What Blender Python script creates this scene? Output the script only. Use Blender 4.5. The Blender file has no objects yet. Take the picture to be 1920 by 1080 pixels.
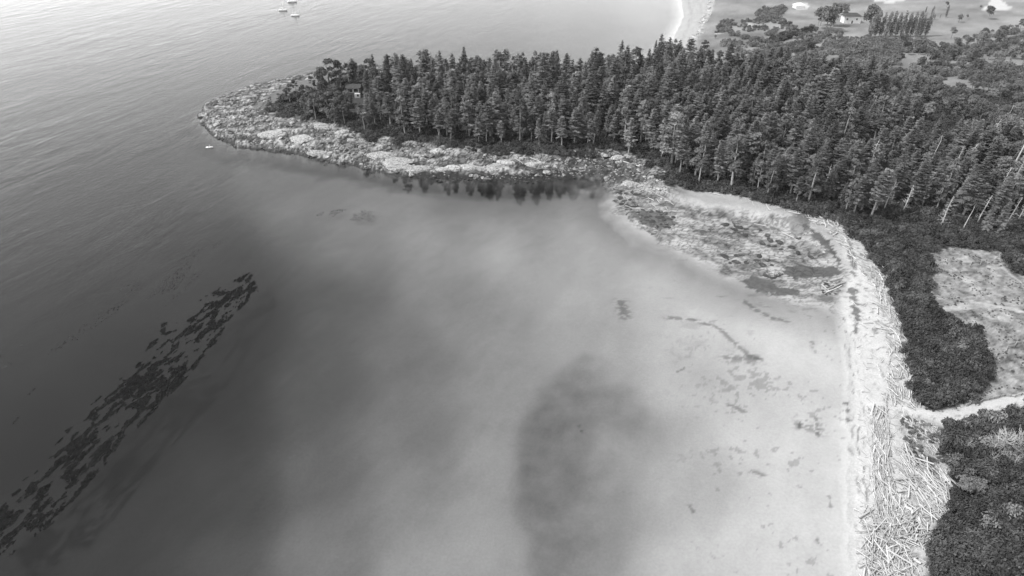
import bpy, math, random
import numpy as np
from mathutils import Vector, Matrix, Euler
random.seed(7)
rng = np.random.default_rng(7)
S = bpy.context.scene
COL = S.collection
R = math.radians
# ------------------------------------------------------------------ camera
CAM_H, PITCH, FPX = 120.0, R(32.2), 1297.0
cam = bpy.data.cameras.new('camera'); cam.sensor_width = 36; cam.lens = FPX/1920*36
cam.clip_start = 1; cam.clip_end = 40000
camo = bpy.data.objects.new('camera', cam); COL.objects.link(camo)
camo.location = (0, 0, CAM_H); camo.rotation_euler = (math.pi/2-PITCH, 0, 0)
S.camera = camo
# ------------------------------------------------------------------ light
SUN_EL, SUN_DIR = R(52), (-0.96, -0.18)
EXPOSURE = 1.45
SKY_STRENGTH = 0.15
world = bpy.data.worlds.new('World'); S.world = world; world.use_nodes = True
nt = world.node_tree; nt.nodes.clear()
sky = nt.nodes.new('ShaderNodeTexSky'); sky.sky_type = 'NISHITA'; sky.sun_disc = False
sky.sun_elevation = SUN_EL; sky.sun_rotation = math.atan2(SUN_DIR[0], SUN_DIR[1]) % (2*math.pi)
sky.air_density = 1.1; sky.dust_density = 0.0; sky.altitude = 0
bw = nt.nodes.new('ShaderNodeRGBToBW'); bg = nt.nodes.new('ShaderNodeBackground')
wo = nt.nodes.new('ShaderNodeOutputWorld'); bg.inputs[1].default_value = SKY_STRENGTH
nt.links.new(sky.outputs[0], bw.inputs[0]); nt.links.new(bw.outputs[0], bg.inputs[0]); nt.links.new(bg.outputs[0], wo.inputs[0])
sl = bpy.data.lights.new('sun', 'SUN'); sl.energy = 1.5; sl.angle = R(8); sl.color = (1, 1, 1)
so = bpy.data.objects.new('sun', sl); COL.objects.link(so)
_d = Vector((SUN_DIR[0], SUN_DIR[1], 0)).normalized()*math.cos(SUN_EL) + Vector((0, 0, math.sin(SUN_EL)))
so.rotation_euler = _d.to_track_quat('Z', 'Y').to_euler(); so.location = _d*300
S.view_settings.view_transform = 'Standard'; S.view_settings.look = 'None'
S.view_settings.gamma = 1; S.view_settings.use_curve_mapping = False
S.view_settings.exposure = EXPOSURE
S.render.engine = 'CYCLES'
S.cycles.max_bounces = 8; S.cycles.diffuse_bounces = 2; S.cycles.glossy_bounces = 2
S.cycles.transparent_max_bounces = 12; S.cycles.volume_bounces = 0
S.cycles.caustics_reflective = False; S.cycles.caustics_refractive = False
S.cycles.use_denoising = True
HAZE_DENSITY = 0.00004

# ------------------------------------------------------------------ helpers
CP, SP = math.cos(PITCH), math.sin(PITCH)
def at(px, py, z=0.0):
    "world point at height z seen at photo pixel (px, py)"
    a = (px-960)/FPX; b = (540-py)/FPX
    d = (a, CP+b*SP, -SP+b*CP)
    t = (z-CAM_H)/d[2]
    return Vector((d[0]*t, d[1]*t, z))
def poly(pts, z=0.0):
    return np.array([[at(x, y, z).x, at(x, y, z).y] for x, y in pts])
def pix(P, z=0.0):
    "photo pixel of world points P (n,2)"
    x, y = P[:, 0], P[:, 1]; dz = z-CAM_H
    dep = y*CP - dz*SP; up = y*SP + dz*CP
    return 960+FPX*x/dep, 540-FPX*up/dep
def sdf(pg, P):
    "signed distance, positive inside"
    A = pg; B = np.roll(pg, -1, 0)
    best = np.full(len(P), 1e18); ins = np.zeros(len(P), bool)
    x, y = P[:, 0], P[:, 1]
    for a, b in zip(A, B):
        e = b-a; wx = x-a[0]; wy = y-a[1]
        t = np.clip((wx*e[0]+wy*e[1])/(e@e+1e-9), 0, 1)
        dx = wx-e[0]*t; dy = wy-e[1]*t
        best = np.minimum(best, dx*dx+dy*dy)
        c = (a[1] > y) != (b[1] > y)
        if e[1] != 0:
            xi = a[0]+(y-a[1])*e[0]/e[1]
            ins ^= c & (x < xi)
    d = np.sqrt(best)
    return np.where(ins, d, -d)
def dist_line(pl, P):
    best = np.full(len(P), 1e18); x, y = P[:, 0], P[:, 1]
    for a, b in zip(pl[:-1], pl[1:]):
        e = b-a; wx = x-a[0]; wy = y-a[1]
        t = np.clip((wx*e[0]+wy*e[1])/(e@e+1e-9), 0, 1)
        best = np.minimum(best, (wx-e[0]*t)**2+(wy-e[1]*t)**2)
    return np.sqrt(best)
def vnoise(x, y, seed=0):
    xi = np.floor(x).astype(np.int64); yi = np.floor(y).astype(np.int64)
    fx = x-xi; fy = y-yi
    ux = fx*fx*fx*(fx*(fx*6-15)+10); uy = fy*fy*fy*(fy*(fy*6-15)+10)
    def g(a, b, dx, dy):
        n = (a*374761393 + b*668265263 + seed*974711) & 0xffffffff
        n = ((n ^ (n >> 13))*1274126177) & 0xffffffff
        n = n ^ (n >> 16)
        t = (n & 0xffff)*(2*math.pi/65536.0)
        return np.cos(t)*dx+np.sin(t)*dy
    v = (g(xi, yi, fx, fy)*(1-ux)+g(xi+1, yi, fx-1, fy)*ux)*(1-uy)+(g(xi, yi+1, fx, fy-1)*(1-ux)+g(xi+1, yi+1, fx-1, fy-1)*ux)*uy
    return .5+v*.95
def fbm(P, scale, oct=4, seed=0, sx=1, sy=1, rot=0):
    c, s = math.cos(rot), math.sin(rot)
    x = (P[:, 0]*c+P[:, 1]*s)*sx/scale; y = (-P[:, 0]*s+P[:, 1]*c)*sy/scale
    v = 0; a = .5; t = 0
    for k in range(oct):
        v = v+a*vnoise(x, y, seed+k*17); t += a
        x = x*2.03+11.3; y = y*2.03+5.7; a *= .5
    return v/t
def sstep(x, a, b):
    t = np.clip((x-a)/(b-a), 0, 1); return t*t*(3-2*t)

def tag(o, label=None, cat=None, group=None, kind=None):
    if label: o['label'] = label
    if cat: o['category'] = cat
    if group: o['group'] = group
    if kind: o['kind'] = kind
    return o
def empty(name, loc=(0, 0, 0), rz=0, s=1.0):
    o = bpy.data.objects.new(name, None); COL.objects.link(o)
    o.location = loc; o.rotation_euler = (0, 0, rz); o.scale = (s, s, s) if not isinstance(s, tuple) else s
    o.empty_display_size = .3
    return o
def mesh_np(name, V, F, mat=None, smooth=False):
    "V (n,3) F (m,k) -> mesh"
    me = bpy.data.meshes.new(name)
    V = np.asarray(V, np.float32); F = np.asarray(F, np.int32)
    n, k = F.shape
    me.vertices.add(len(V)); me.vertices.foreach_set('co', V.ravel())
    me.loops.add(n*k); me.loops.foreach_set('vertex_index', F.ravel())
    me.polygons.add(n); me.polygons.foreach_set('loop_start', np.arange(0, n*k, k, dtype=np.int32))
    me.polygons.foreach_set('loop_total', np.full(n, k, np.int32))
    if smooth: me.polygons.foreach_set('use_smooth', np.ones(n, bool))
    me.update(calc_edges=True)
    if mat: me.materials.append(mat)
    return me
def obj(name, me, parent=None, loc=(0, 0, 0), rot=(0, 0, 0), scale=(1, 1, 1)):
    o = bpy.data.objects.new(name, me); COL.objects.link(o)
    o.parent = parent; o.location = loc; o.rotation_euler = rot; o.scale = scale
    return o
class MB:
    def __init__(s): s.v = []; s.f = []
    def add(s, v, f):
        n = len(s.v); s.v += [tuple(p) for p in v]; s.f += [tuple(i+n for i in q) for q in f]
    def box(s, x0, x1, y0, y1, z0, z1):
        s.add([(x0, y0, z0), (x1, y0, z0), (x1, y1, z0), (x0, y1, z0), (x0, y0, z1), (x1, y0, z1), (x1, y1, z1), (x0, y1, z1)],
              [(0, 3, 2, 1), (4, 5, 6, 7), (0, 1, 5, 4), (1, 2, 6, 5), (2, 3, 7, 6), (3, 0, 4, 7)])
    def tube(s, pts, rads, n=6, cap=True):
        pts = [Vector(p) for p in pts]; base = len(s.v); rings = []
        for i, p in enumerate(pts):
            d = (pts[min(i+1, len(pts)-1)]-pts[max(i-1, 0)]).normalized()
            a = d.cross(Vector((0, 0, 1)) if abs(d.z) < .9 else Vector((1, 0, 0))).normalized(); b = d.cross(a)
            for k in range(n):
                t = 2*math.pi*k/n
                s.v.append(tuple(p+(a*math.cos(t)+b*math.sin(t))*rads[i]))
        for i in range(len(pts)-1):
            for k in range(n):
                k2 = (k+1) % n
                s.f.append((base+i*n+k, base+(i+1)*n+k, base+(i+1)*n+k2, base+i*n+k2))
        if cap:
            s.f.append(tuple(base+k for k in range(n)))
            m = base+(len(pts)-1)*n
            s.f.append(tuple(m+n-1-k for k in range(n)))
    def mesh(s, name, mat, smooth=False):
        me = bpy.data.meshes.new(name); me.from_pydata(s.v, [], s.f)
        if smooth: me.polygons.foreach_set('use_smooth', [True]*len(me.polygons))
        me.update()
        if mat: me.materials.append(mat)
        return me
    def build(s, name, mat, parent=None, smooth=False, **k):
        return obj(name, s.mesh(name, mat, smooth), parent, **k)

# ------------------------------------------------------------------ materials
def newmat(name):
    m = bpy.data.materials.new(name); m.use_nodes = True
    t = m.node_tree; b = t.nodes['Principled BSDF']
    return m, t, b
def N(t, kind, **k):
    n = t.nodes.new(kind)
    for a, v in k.items(): setattr(n, a, v)
    return n
def noise(t, scale, detail=4, rough=.6, vec=None, dist=0):
    n = N(t, 'ShaderNodeTexNoise'); n.inputs['Scale'].default_value = scale
    n.inputs['Detail'].default_value = detail; n.inputs['Roughness'].default_value = rough
    n.inputs['Distortion'].default_value = dist
    if vec: t.links.new(vec, n.inputs['Vector'])
    return n.outputs[0]
def mathn(t, op, a, b=None, c=None, clamp=False):
    n = N(t, 'ShaderNodeMath', operation=op); n.use_clamp = clamp
    for i, v in enumerate((a, b, c)):
        if v is None: continue
        if isinstance(v, (int, float)): n.inputs[i].default_value = v
        else: t.links.new(v, n.inputs[i])
    return n.outputs[0]
def mapr(t, v, a, b, c, d):
    n = N(t, 'ShaderNodeMapRange'); t.links.new(v, n.inputs[0])
    for i, x in zip((1, 2, 3, 4), (a, b, c, d)): n.inputs[i].default_value = x
    return n.outputs[0]
def bump(t, h, strength, dist, bsdf, normal=None):
    n = N(t, 'ShaderNodeBump'); n.inputs['Strength'].default_value = strength; n.inputs['Distance'].default_value = dist
    t.links.new(h, n.inputs['Height'])
    if normal: t.links.new(normal, n.inputs['Normal'])
    if bsdf: t.links.new(n.outputs[0], bsdf.inputs['Normal'])
    return n.outputs[0]
def simple(name, lo, hi, scale=1.0, rough=.8, rnd=0.0, bmp=0.0, coord='Object', bscale=None):
    m, t, b = newmat(name); b.inputs['Roughness'].default_value = rough
    b.inputs['Specular IOR Level'].default_value = .25
    tc = N(t, 'ShaderNodeTexCoord')
    n = noise(t, scale, 5, .62, tc.outputs[coord])
    v = mapr(t, n, .3, .7, lo, hi)
    if rnd:
        oi = N(t, 'ShaderNodeObjectInfo')
        v = mathn(t, 'MULTIPLY', v, mapr(t, oi.outputs['Random'], 0, 1, 1-rnd, 1+rnd))
    t.links.new(v, b.inputs['Base Color'])
    if bmp: bump(t, noise(t, bscale or scale*3, 5, .6, tc.outputs[coord]), bmp, .2, b)
    return m
M = {}
def foliage(name, lo, hi, rnd=.25, scale=.5, patch=.3):
    m = simple(name, lo, hi, scale, .75, rnd)
    t = m.node_tree; b = t.nodes['Principled BSDF']; src = b.inputs['Base Color'].links[0].from_socket
    g = N(t, 'ShaderNodeNewGeometry'); pn = noise(t, .09, 3, .6, g.outputs['Position'])
    t.links.new(mathn(t, 'MULTIPLY', src, mapr(t, pn, .35, .65, 1-patch, 1+patch)), b.inputs['Base Color'])
    b = m.node_tree.nodes['Principled BSDF']; b.inputs['Specular IOR Level'].default_value = .3
    return m
M['fir'] = foliage('fir_needles', .034, .22, .42, .5)
M['pine'] = foliage('pine_needles', .04, .13, .25, .4)
M['leaf'] = foliage('broad_leaves', .09, .19, .3, .4)
M['shrub'] = foliage('thicket_leaves', .028, .09, .5, .6)
M['scrub'] = foliage('pale_scrub_leaves', .10, .2, .3, .5)
M['lichen'] = foliage('lichen_needles', .11, .26, .15, .4)
M['palecrown'] = foliage('pale_crown', .14, .2, .1, .6)
M['bark'] = simple('bark', .16, .32, 1.5, .9, .35, .4)
M['snag'] = simple('bleached_wood', .3, .48, 1.2, .9, .25, .3)
M['log'] = simple('bleached_log', .31, .55, 1.0, .85, .36, .35)
M['oldwood'] = simple('weathered_rail', .26, .4, 2.0, .9, .2, .3)
def rockmat(name, lo, hi, rnd):
    m, t, b = newmat(name); b.inputs['Roughness'].default_value = .85
    geo = N(t, 'ShaderNodeNewGeometry'); sep = N(t, 'ShaderNodeSeparateXYZ'); t.links.new(geo.outputs['Position'], sep.inputs[0])
    n1 = noise(t, .9, 6, .65, geo.outputs['Position']); n2 = noise(t, 4.0, 5, .6, geo.outputs['Position'])
    v = mathn(t, 'MULTIPLY', mapr(t, n1, .35, .65, lo, hi), mapr(t, n2, .35, .65, .75, 1.15))
    oi = N(t, 'ShaderNodeObjectInfo')
    v = mathn(t, 'MULTIPLY', v, mapr(t, oi.outputs['Random'], 0, 1, 1-rnd, 1+rnd))
    zz = mathn(t, 'ADD', sep.outputs[2], mathn(t, 'MULTIPLY', mathn(t, 'SUBTRACT', n1, .5), 1.6))
    dv = N(t, 'ShaderNodeTexVoronoi'); dv.feature = 'DISTANCE_TO_EDGE'; dv.inputs['Scale'].default_value = .62
    wv_ = N(t, 'ShaderNodeVectorMath', operation='ADD'); nz = N(t, 'ShaderNodeTexNoise'); nz.inputs['Scale'].default_value = .7; t.links.new(geo.outputs['Position'], nz.inputs['Vector'])
    sc_ = N(t, 'ShaderNodeVectorMath', operation='SCALE'); t.links.new(nz.outputs['Color'], sc_.inputs[0]); sc_.inputs['Scale'].default_value = 1.6
    t.links.new(geo.outputs['Position'], wv_.inputs[0]); t.links.new(sc_.outputs[0], wv_.inputs[1]); t.links.new(wv_.outputs[0], dv.inputs['Vector'])
    v = mathn(t, 'MULTIPLY', v, mapr(t, dv.outputs['Distance'], .0, .09, .28, 1))
    wet = mapr(t, zz, .55, 1.05, 0, 1)          # weed and wet below the tide line
    w = N(t, 'ShaderNodeMix'); w.data_type = 'FLOAT'; t.links.new(wet, w.inputs[0]); w.inputs[2].default_value = .035; t.links.new(v, w.inputs[3])
    t.links.new(w.outputs[0], b.inputs['Base Color'])
    bump(t, n2, .6, .25, b)
    return m
M['rock'] = rockmat('shore_rock', .09, .33, .5)
M['palerock'] = rockmat('pale_sandstone', .30, .50, .18)
M['white'] = simple('white_paint', .74, .82, 3, .4)
M['hullwhite'] = simple('white_gelcoat', .78, .84, .5, .25)
M['dark'] = simple('dark_paint', .03, .05, 3, .5)
M['glass'] = simple('window_glass', .02, .03, 1, .08); M['glass'].node_tree.nodes['Principled BSDF'].inputs['Specular IOR Level'].default_value = .6
M['roof'] = simple('roof_shingle', .05, .09, 2, .9, 0, .4)
M['greyroof'] = simple('grey_metal_roof', .14, .2, 1, .6)
M['cedar'] = simple('cedar_wall', .09, .16, 2, .85, 0, .3)
M['metal'] = simple('mast_metal', .6, .7, 2, .35)
M['kelp'] = simple('kelp_fronds', .008, .020, .6, 1.0); M['kelp'].node_tree.nodes['Principled BSDF'].inputs['Specular IOR Level'].default_value = 0
M['wrack'] = simple('beach_wrack', .04, .09, 2, .9)

# ------------------------------------------------------------------ outlines of the place (photo pixels -> metres)
W = lambda x, y: np.array([[x, y]])
LAND = np.vstack([poly([(372,215),(382,195),(425,178),(470,160),(520,150),(565,142),(620,130),(700,122),(800,138),(1000,150),(1175,150),(1232,108),(1262,74),(1281,32),(1277,0),(1262,-30),(1225,-70),(1100,-120),(800,-160)]),
    W(-3000, 5000), W(-9000, 14500), W(14500, 14500), W(9000, 2000), W(900, 0), W(260, 30),
    poly([(1585,1500),(1588,1080),(1590,900),(1592,760),(1586,640),(1572,592),(1545,575),(1500,562),(1440,548),(1370,520),(1310,486),(1260,455),(1200,428),(1165,400),(1160,372),(1150,356),(1135,348),(1128,337),(1095,331),(1040,339),(950,342),(850,338),(760,333),(700,320),(650,308),(620,306),(560,291),(500,285),(440,275),(385,248)])])
PSHORE = poly([(1000,150),(800,138),(700,122),(620,130),(565,142),(520,150),(470,160),(425,178),(382,195),(372,215),(385,248),(440,275),(500,285),(560,291),(620,306),(650,308),(700,320),(760,333),(850,338),(950,342),(1040,339),(1095,331),(1128,337),(1140,350)])
KLINE = poly([(-40,1030),(60,935),(150,850),(220,775),(280,715),(335,660),(385,610),(425,560),(468,525)])
REEF = poly([(1140,352),(1200,345),(1260,370),(1330,392),(1420,400),(1500,425),(1560,470),(1588,530),(1585,590),(1500,566),(1440,552),(1370,524),(1310,490),(1250,460),(1190,430),(1155,400)])
FOREST = poly([(505,215),(540,192),(600,182),(640,160),(690,150),(760,146),(900,150),(1180,152),(1230,128),(1290,118),(1400,135),(1500,142),(1560,160),(1700,185),(1800,190),(1920,180),(2400,180),(2500,560),(1925,530),(1885,500),(1872,474),(1780,466),(1742,478),(1738,520),(1745,565),(1765,592),(1830,630),(1855,690),(1836,732),(1800,762),(1755,768),(1722,750),(1706,680),(1692,600),(1664,520),(1620,465),(1560,418),(1490,400),(1400,372),(1330,358),(1262,350),(1240,318),(1200,298),(1150,286),(1090,288),(1040,292),(950,288),(860,282),(740,266),(690,258),(640,240),(560,225)], 2.5)
THICKET = poly([(1764,800),(1800,793),(1850,786),(1880,778),(1920,768),(2400,715),(2600,1500),(1700,1500),(1742,1090),(1745,1020),(1765,975),(1786,925),(1784,885),(1768,850),(1764,810)], 2)
HEDGE = poly([(1570,422),(1625,465),(1668,520),(1696,600),(1712,680),(1726,748),(1757,766),(1800,760),(1834,732),(1853,690),(1828,632),(1762,594),(1742,567),(1732,520),(1738,478),(1700,455),(1640,430)], 2)
MEADOW = poly([(1738,480),(1780,466),(1872,474),(1885,500),(1925,530),(2500,560),(2500,690),(1920,745),(1860,757),(1800,767),(1836,732),(1855,690),(1830,630),(1765,592),(1745,565)], 2)
BACKBEACH = poly([(1690,775),(1750,790),(1764,810),(1770,850),(1784,885),(1770,900),(1740,880),(1700,850)], 2)
POINTGRASS = poly([(470,210),(505,188),(550,164),(610,142),(660,140),(640,165),(560,195),(520,222)], 2.5)
NBEACH = poly([(1262,-30),(1277,0),(1281,32),(1262,74),(1228,112),(1262,116),(1300,82),(1336,22),(1345,-30)], 0.7)
PATH = poly([(1640,752),(1690,762),(1725,770),(1760,776),(1800,772),(1860,760),(1920,748),(2100,722)], 1.6)
PATH2 = poly([(1700,592),(1742,582),(1765,580),(1830,576),(1870,580),(1920,592),(2000,600)], 2)
PATH3 = poly([(1873,480),(1874,505),(1890,520),(1925,545),(2000,580)], 2)
PATH4 = poly([(1880,578),(1875,560),(1900,552),(1925,545)], 2)
pts_d = [(1560,700,.15),(1560,1000,.15),(1500,620,.2),(1450,620,.4),(1520,850,.25),(1450,800,.5),(1450,1000,.4),(1300,700,1.1),(1300,900,1.4),(1300,1050,.9),(1250,560,1.0),(1250,500,.8),(1350,560,.6),(1100,520,1.6),(1150,650,1.7),(1180,800,2.0),
 (1060,740,2.9),(1020,800,3.2),(1050,900,3.2),(1080,1000,2.8),(1150,940,2.4),(950,740,2.6),(930,850,2.5),(900,980,2.4),(820,1060,2.6),(800,900,3.4),(780,780,4.0),(780,650,4.2),(850,560,3.0),(950,620,2.6),(950,450,1.5),(800,430,2.0),(650,450,2.6),(560,400,3.4),
 (640,560,4.6),(600,700,5.2),(600,850,5.0),(600,1000,4.2),(450,900,6.8),(400,1050,6.2),(400,700,8.2),(430,560,8),(300,1050,7),(380,870,6.8),(400,440,8.5),(300,400,10),(200,600,11),(100,500,12),(100,300,10),(0,720,12),(200,800,9),(200,1000,7.6),(0,1050,8),(300,900,7.2),(300,200,9),(100,50,9),(600,60,7),(900,40,5),(1100,40,3),(1220,20,1.6),(1180,110,2),(1000,345,5),(1000,400,2.2),(900,345,5),(1090,345,3.5),(860,360,4),(1100,385,1.8),(760,350,3),(900,400,2.2),(480,310,4),(380,300,6),(700,100,5),(450,130,6),(1100,430,1.5),(1300,520,1.1),(1200,465,1.5),(1380,570,.8),(1450,590,.5)]
pd = np.array(pts_d, float)
def depth_fn(P):
    px, py = pix(P)
    px = np.clip(px, -200, 2200); py = np.clip(py, -150, 1300)
    num = 0; den = 0
    for x, y, d in pts_d:
        r2 = (px-x)**2+((py-y)*1.15)**2
        w = 1/(r2+3000)**2.0; num = num+w*d; den = den+w
    return num/den
def height(P, S_=None):
    """terrain height"""
    s = sdf(LAND, P) if S_ is None else S_
    px, py = pix(P)
    wob = (fbm(P, 9, 4, 3)-.5)
    rocky = sstep(1300-px, 0, 60)*sstep(py, 60, 120)
    s2 = s + wob*(5*rocky*sstep(600-py, 0, 100)+3.0)
    dep = depth_fn(P)
    rs = sstep(1250-px+(fbm(P, 14, 3, 9)-.5)*120, 0, 330)
    slope = .14+1.0*rs*rs
    sea = -np.minimum(dep, np.maximum(-s2, 0)*slope+.03)
    land = 1.7*(1-np.exp(-np.maximum(s2, 0)/11.0)) + 1.6*sstep(s2, 14, 60) + 3.0*sstep(s2, 60, 260)
    land = land + rocky*(1.4*(1-np.exp(-np.maximum(s2, 0)/5.0)) + 1.5*sstep(s2, 8, 30))
    # broken bedrock ledges of the point
    r1 = fbm(P, 7.5, 4, 21, 1, 2.2, R(-4)); ridge = 1-np.abs(2*r1-1)*2.2
    led = np.floor(fbm(P, 12, 3, 31, 1, 1.8)*9)/9
    edge = sstep(s2, 0, 3)*(1-sstep(s2, 20, 34))
    land = land + rocky*edge*(.7*ridge*.6 + (led-.5)*1.6)
    z = np.where(s2 < 0, sea, land)
    reef = sdf(REEF, P)
    rm = sstep(reef+wob*2, -2, 10)
    zr = .02+.30*sstep(reef, 0, 14)+ (fbm(P, 4.5, 4, 44, 1, 1.7)-.5)*.9 + (np.floor(fbm(P, 6, 2, 47, 1, 1.6)*7)/7-.5)*.5*sstep(py, 395, 430)
    z = z*(1-rm)+np.maximum(zr, -.22)*rm
    return z
def ground(px, py):
    z = 1.0
    for _ in range(5):
        p = at(px, py, z); z = float(height(np.array([[p.x, p.y]]))[0]); z = min(max(z, -1), 9)
    return at(px, py, z)

# ------------------------------------------------------------------ terrain
rows = list(np.arange(1500, 620, -3.4))+list(np.arange(620, 330, -1.55))+list(np.arange(330, 120, -2.0))+list(np.arange(120, -180, -4.0)) + list(np.linspace(-182, -250, 26)) + [-256, -260, -263]
us = np.linspace(-.93, .93, 900)
YY = np.array([at(960, r).y for r in rows])
Xg = np.outer(YY*CP+CAM_H*SP, us); Yg = np.repeat(YY[:, None], len(us), 1)
P = np.stack([Xg.ravel(), Yg.ravel()], 1)
nr, nc = Xg.shape
sL = sdf(LAND, P)
Z = height(P, sL)
px_, py_ = pix(P)
wob = fbm(P, 5, 4, 61)-.5
wobb = fbm(P, 1.6, 3, 63)-.5
def msk(pg, soft=.8, wobble=2.0):
    return sstep(sdf(pg, P)+wob*wobble+wobb*wobble*.5, -soft, soft)
mF = np.maximum(msk(FOREST, 1, 7), msk(THICKET, .8, 2)); mF = np.maximum(mF, msk(HEDGE, .8, 2))
mM = msk(MEADOW, 1, 2); mR = sstep(sdf(REEF, P)+(fbm(P, 16, 5, 69)-.5)*12, -1.5, 3); mB = msk(BACKBEACH, 2.5, 5); mG = msk(POINTGRASS, 1.2, 2); mN = msk(NBEACH, 1, 2)
mP = sstep(1.45+wob*.5-dist_line(PATH, P), 0, .4); mP = np.maximum(mP, sstep(.9+1.1*np.exp(-((px_-1810)/50.)**2)+wob*.6-dist_line(PATH2, P), 0, .5)*.4)
mP = np.maximum(mP, .5*sstep(.5+wob-dist_line(PATH3, P), 0, .4)); 
rocky = sstep(1300-px_, 0, 60)*sstep(py_, 60, 120)
n2_ = lambda P: fbm(P, 30, 5, 68)-.5
wob_ = lambda P: fbm(P, 14, 4, 67)-.5
n1 = fbm(P, 3.0, 5, 71); n2 = fbm(P, 22, 4, 73); n3 = fbm(P, 1.1, 3, 75); n4 = fbm(P, 9, 4, 79, 1, 2.2)
alb = .45+.07*(n2-.5)+.05*(n1-.5)                                   # dry sand
# seabed sand, mottled
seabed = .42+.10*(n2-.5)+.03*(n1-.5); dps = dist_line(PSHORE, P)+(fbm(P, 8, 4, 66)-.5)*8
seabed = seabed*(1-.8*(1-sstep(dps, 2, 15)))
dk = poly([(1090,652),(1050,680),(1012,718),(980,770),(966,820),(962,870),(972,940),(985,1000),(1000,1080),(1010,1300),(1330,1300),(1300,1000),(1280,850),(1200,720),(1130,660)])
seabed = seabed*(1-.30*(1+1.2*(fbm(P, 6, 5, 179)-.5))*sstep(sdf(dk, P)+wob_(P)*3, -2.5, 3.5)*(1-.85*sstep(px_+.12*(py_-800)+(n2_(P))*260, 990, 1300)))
seabed = seabed*(1-.50*(1-sstep(dist_line(KLINE, P)+(fbm(P, 20, 4, 178)-.5)*16, 8, 75)))
swirl = fbm(P, 26, 5, 171, .6, 1.3, R(70)); seabed = seabed*(1+.22*(swirl-.5))*(1+.16*(fbm(P, 7, 5, 173, .5, 1.3, R(60))-.5))
seabed = seabed*(1-.30*sstep(fbm(P, 2.0, 6, 175, .8, 1.1, R(30))+.9*(fbm(P, 22, 3, 177)-.5), .74, .80)*sstep(px_, 1180, 1400)*sstep(py_, 500, 600))
land = Z > 0.0
wetb = 1-sstep(sL, 0, 2.5)
# tide-line weed on the beach: two thin dark lines along the shore
for off, wd, st, sd_ in ((2.0, .25, .8, 5), (3.6, .16, .55, 9), (.4, .35, .5, 13), (5.2, .12, .35, 15)):
    line = np.exp(-((sL-off-(n2-.5)*7-(n1-.5)*1.2)/wd)**2)*sstep(fbm(P, 4.5, 5, sd_*7), .46, .60)*(py_ > 430)*(px_ > 1400)
    alb = alb*(1-.8*st*line)
alb = np.where(land, alb, seabed)
alb = alb*(1-.18*wetb*land)
# soft variation in backshore sand: scattered dark weed among the logs
bb = sstep(sL, 4, 9)*(px_ > 1480)*(py_ > 380)
alb = alb*(1-bb*.5*sstep(fbm(P, 2.2, 4, 91), .60, .75))
pile = np.maximum(sstep(sdf(poly([(1692,850),(1750,880),(1782,895),(1780,950),(1745,985),(1740,1100),(1622,1100),(1636,960),(1655,900),(1690,960),(1700,930)], 1.2), P), 0, 2), 0)
alb = alb*(1-.45*pile*sstep(n1, .35, .6))
# rocky point
cr = np.abs(2*fbm(P, 2.6, 4, 101, 1, 2.0)-1)                     # cracks
rk = .20+.60*(fbm(P, 8, 4, 103, 1, 2.3)-.40)+.25*(n1-.5); rk = np.clip(rk, .06, .46)*(.22+.78*sstep(cr, .04, .22))
rk = rk*(1-.62*sstep(fbm(P, 9, 4, 107, 1, 1.6), .47, .6))
tide = sstep(Z+(n1-.5)*.6, .35, .8)
rk = .04*(1-tide)+rk*tide
wband = sstep(px_, 735, 790)*(1-sstep(sL+(n1-.5)*5, 3.6, 5.4))*(py_ > 250)
rk = rk*(1-wband)+.03*wband
chd = sstep(sdf(poly([(1050,312),(1085,292),(1130,294),(1165,304),(1195,318),(1205,338),(1180,352),(1140,356),(1120,336),(1060,330)], .3), P)+(n1-.5)*6, -.5, 1.5); rk = rk*(1-chd)+chd*np.clip(.06+.25*(n1-.5), .03, .2)
rkm = rocky*np.where(Z > 0, 1, 1-sstep(dps, 2, 10))*sstep(Z, -.9, -.3); alb = alb*(1-rkm)+rk*rkm
# reef flats
rst = fbm(P, 8, 5, 113, .7, 1.25, R(-12)); rf = .31+.3*(n2-.5)+.62*(rst-.5)+.25*(n1-.5); rf = np.clip(rf*.92, .11, .35)*(.45+.55*sstep(np.abs(2*fbm(P, 3.2, 4, 111, 1, 1.7)-1), .03, .22))
upper = sstep(px_-1250, -20, 60)*sstep(392-py_+(px_-1250)*.13+(n4-.5)*10, 0, 16)
rf = rf*(1-.8*upper)+.8*upper*(.40+.12*(n1-.5))
alb = alb*(1-mR)+rf*mR
for pg, tone in (([(1386,523),(1415,519),(1440,526),(1462,537),(1498,543),(1490,552),(1440,549),(1405,539)], .085), ([(1468,503),(1500,497),(1540,500),(1570,503),(1574,516),(1560,524),(1530,519),(1490,525),(1470,518)], .08),
                 ([(1468,420),(1498,412),(1518,424),(1512,440),(1488,440)], .17), ([(1591,545),(1602,546),(1610,575),(1611,610),(1604,632),(1598,600),(1592,570)], .13),
                 ([(1583,455),(1592,460),(1603,500),(1603,530),(1595,520),(1588,480)], .16), ([(1500,432),(1506,430),(1532,448),(1556,468),(1576,496),(1574,506),(1550,476),(1524,454)], .09), ([(1586,752),(1593,752),(1594,785),(1588,790)], .12),
                 ([(1528,545),(1545,552),(1560,562),(1556,568),(1540,560)], .12), ([(1183,398),(1215,392),(1262,405),(1272,420),(1240,432),(1200,420)], .10)):
    pgw = poly(pg, .3); k = sstep(sdf(pgw, P)+wob*3.2+wobb*2.5, -.3, .5)
    alb = alb*(1-k)+k*(tone*(.8+.5*n3))
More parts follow.
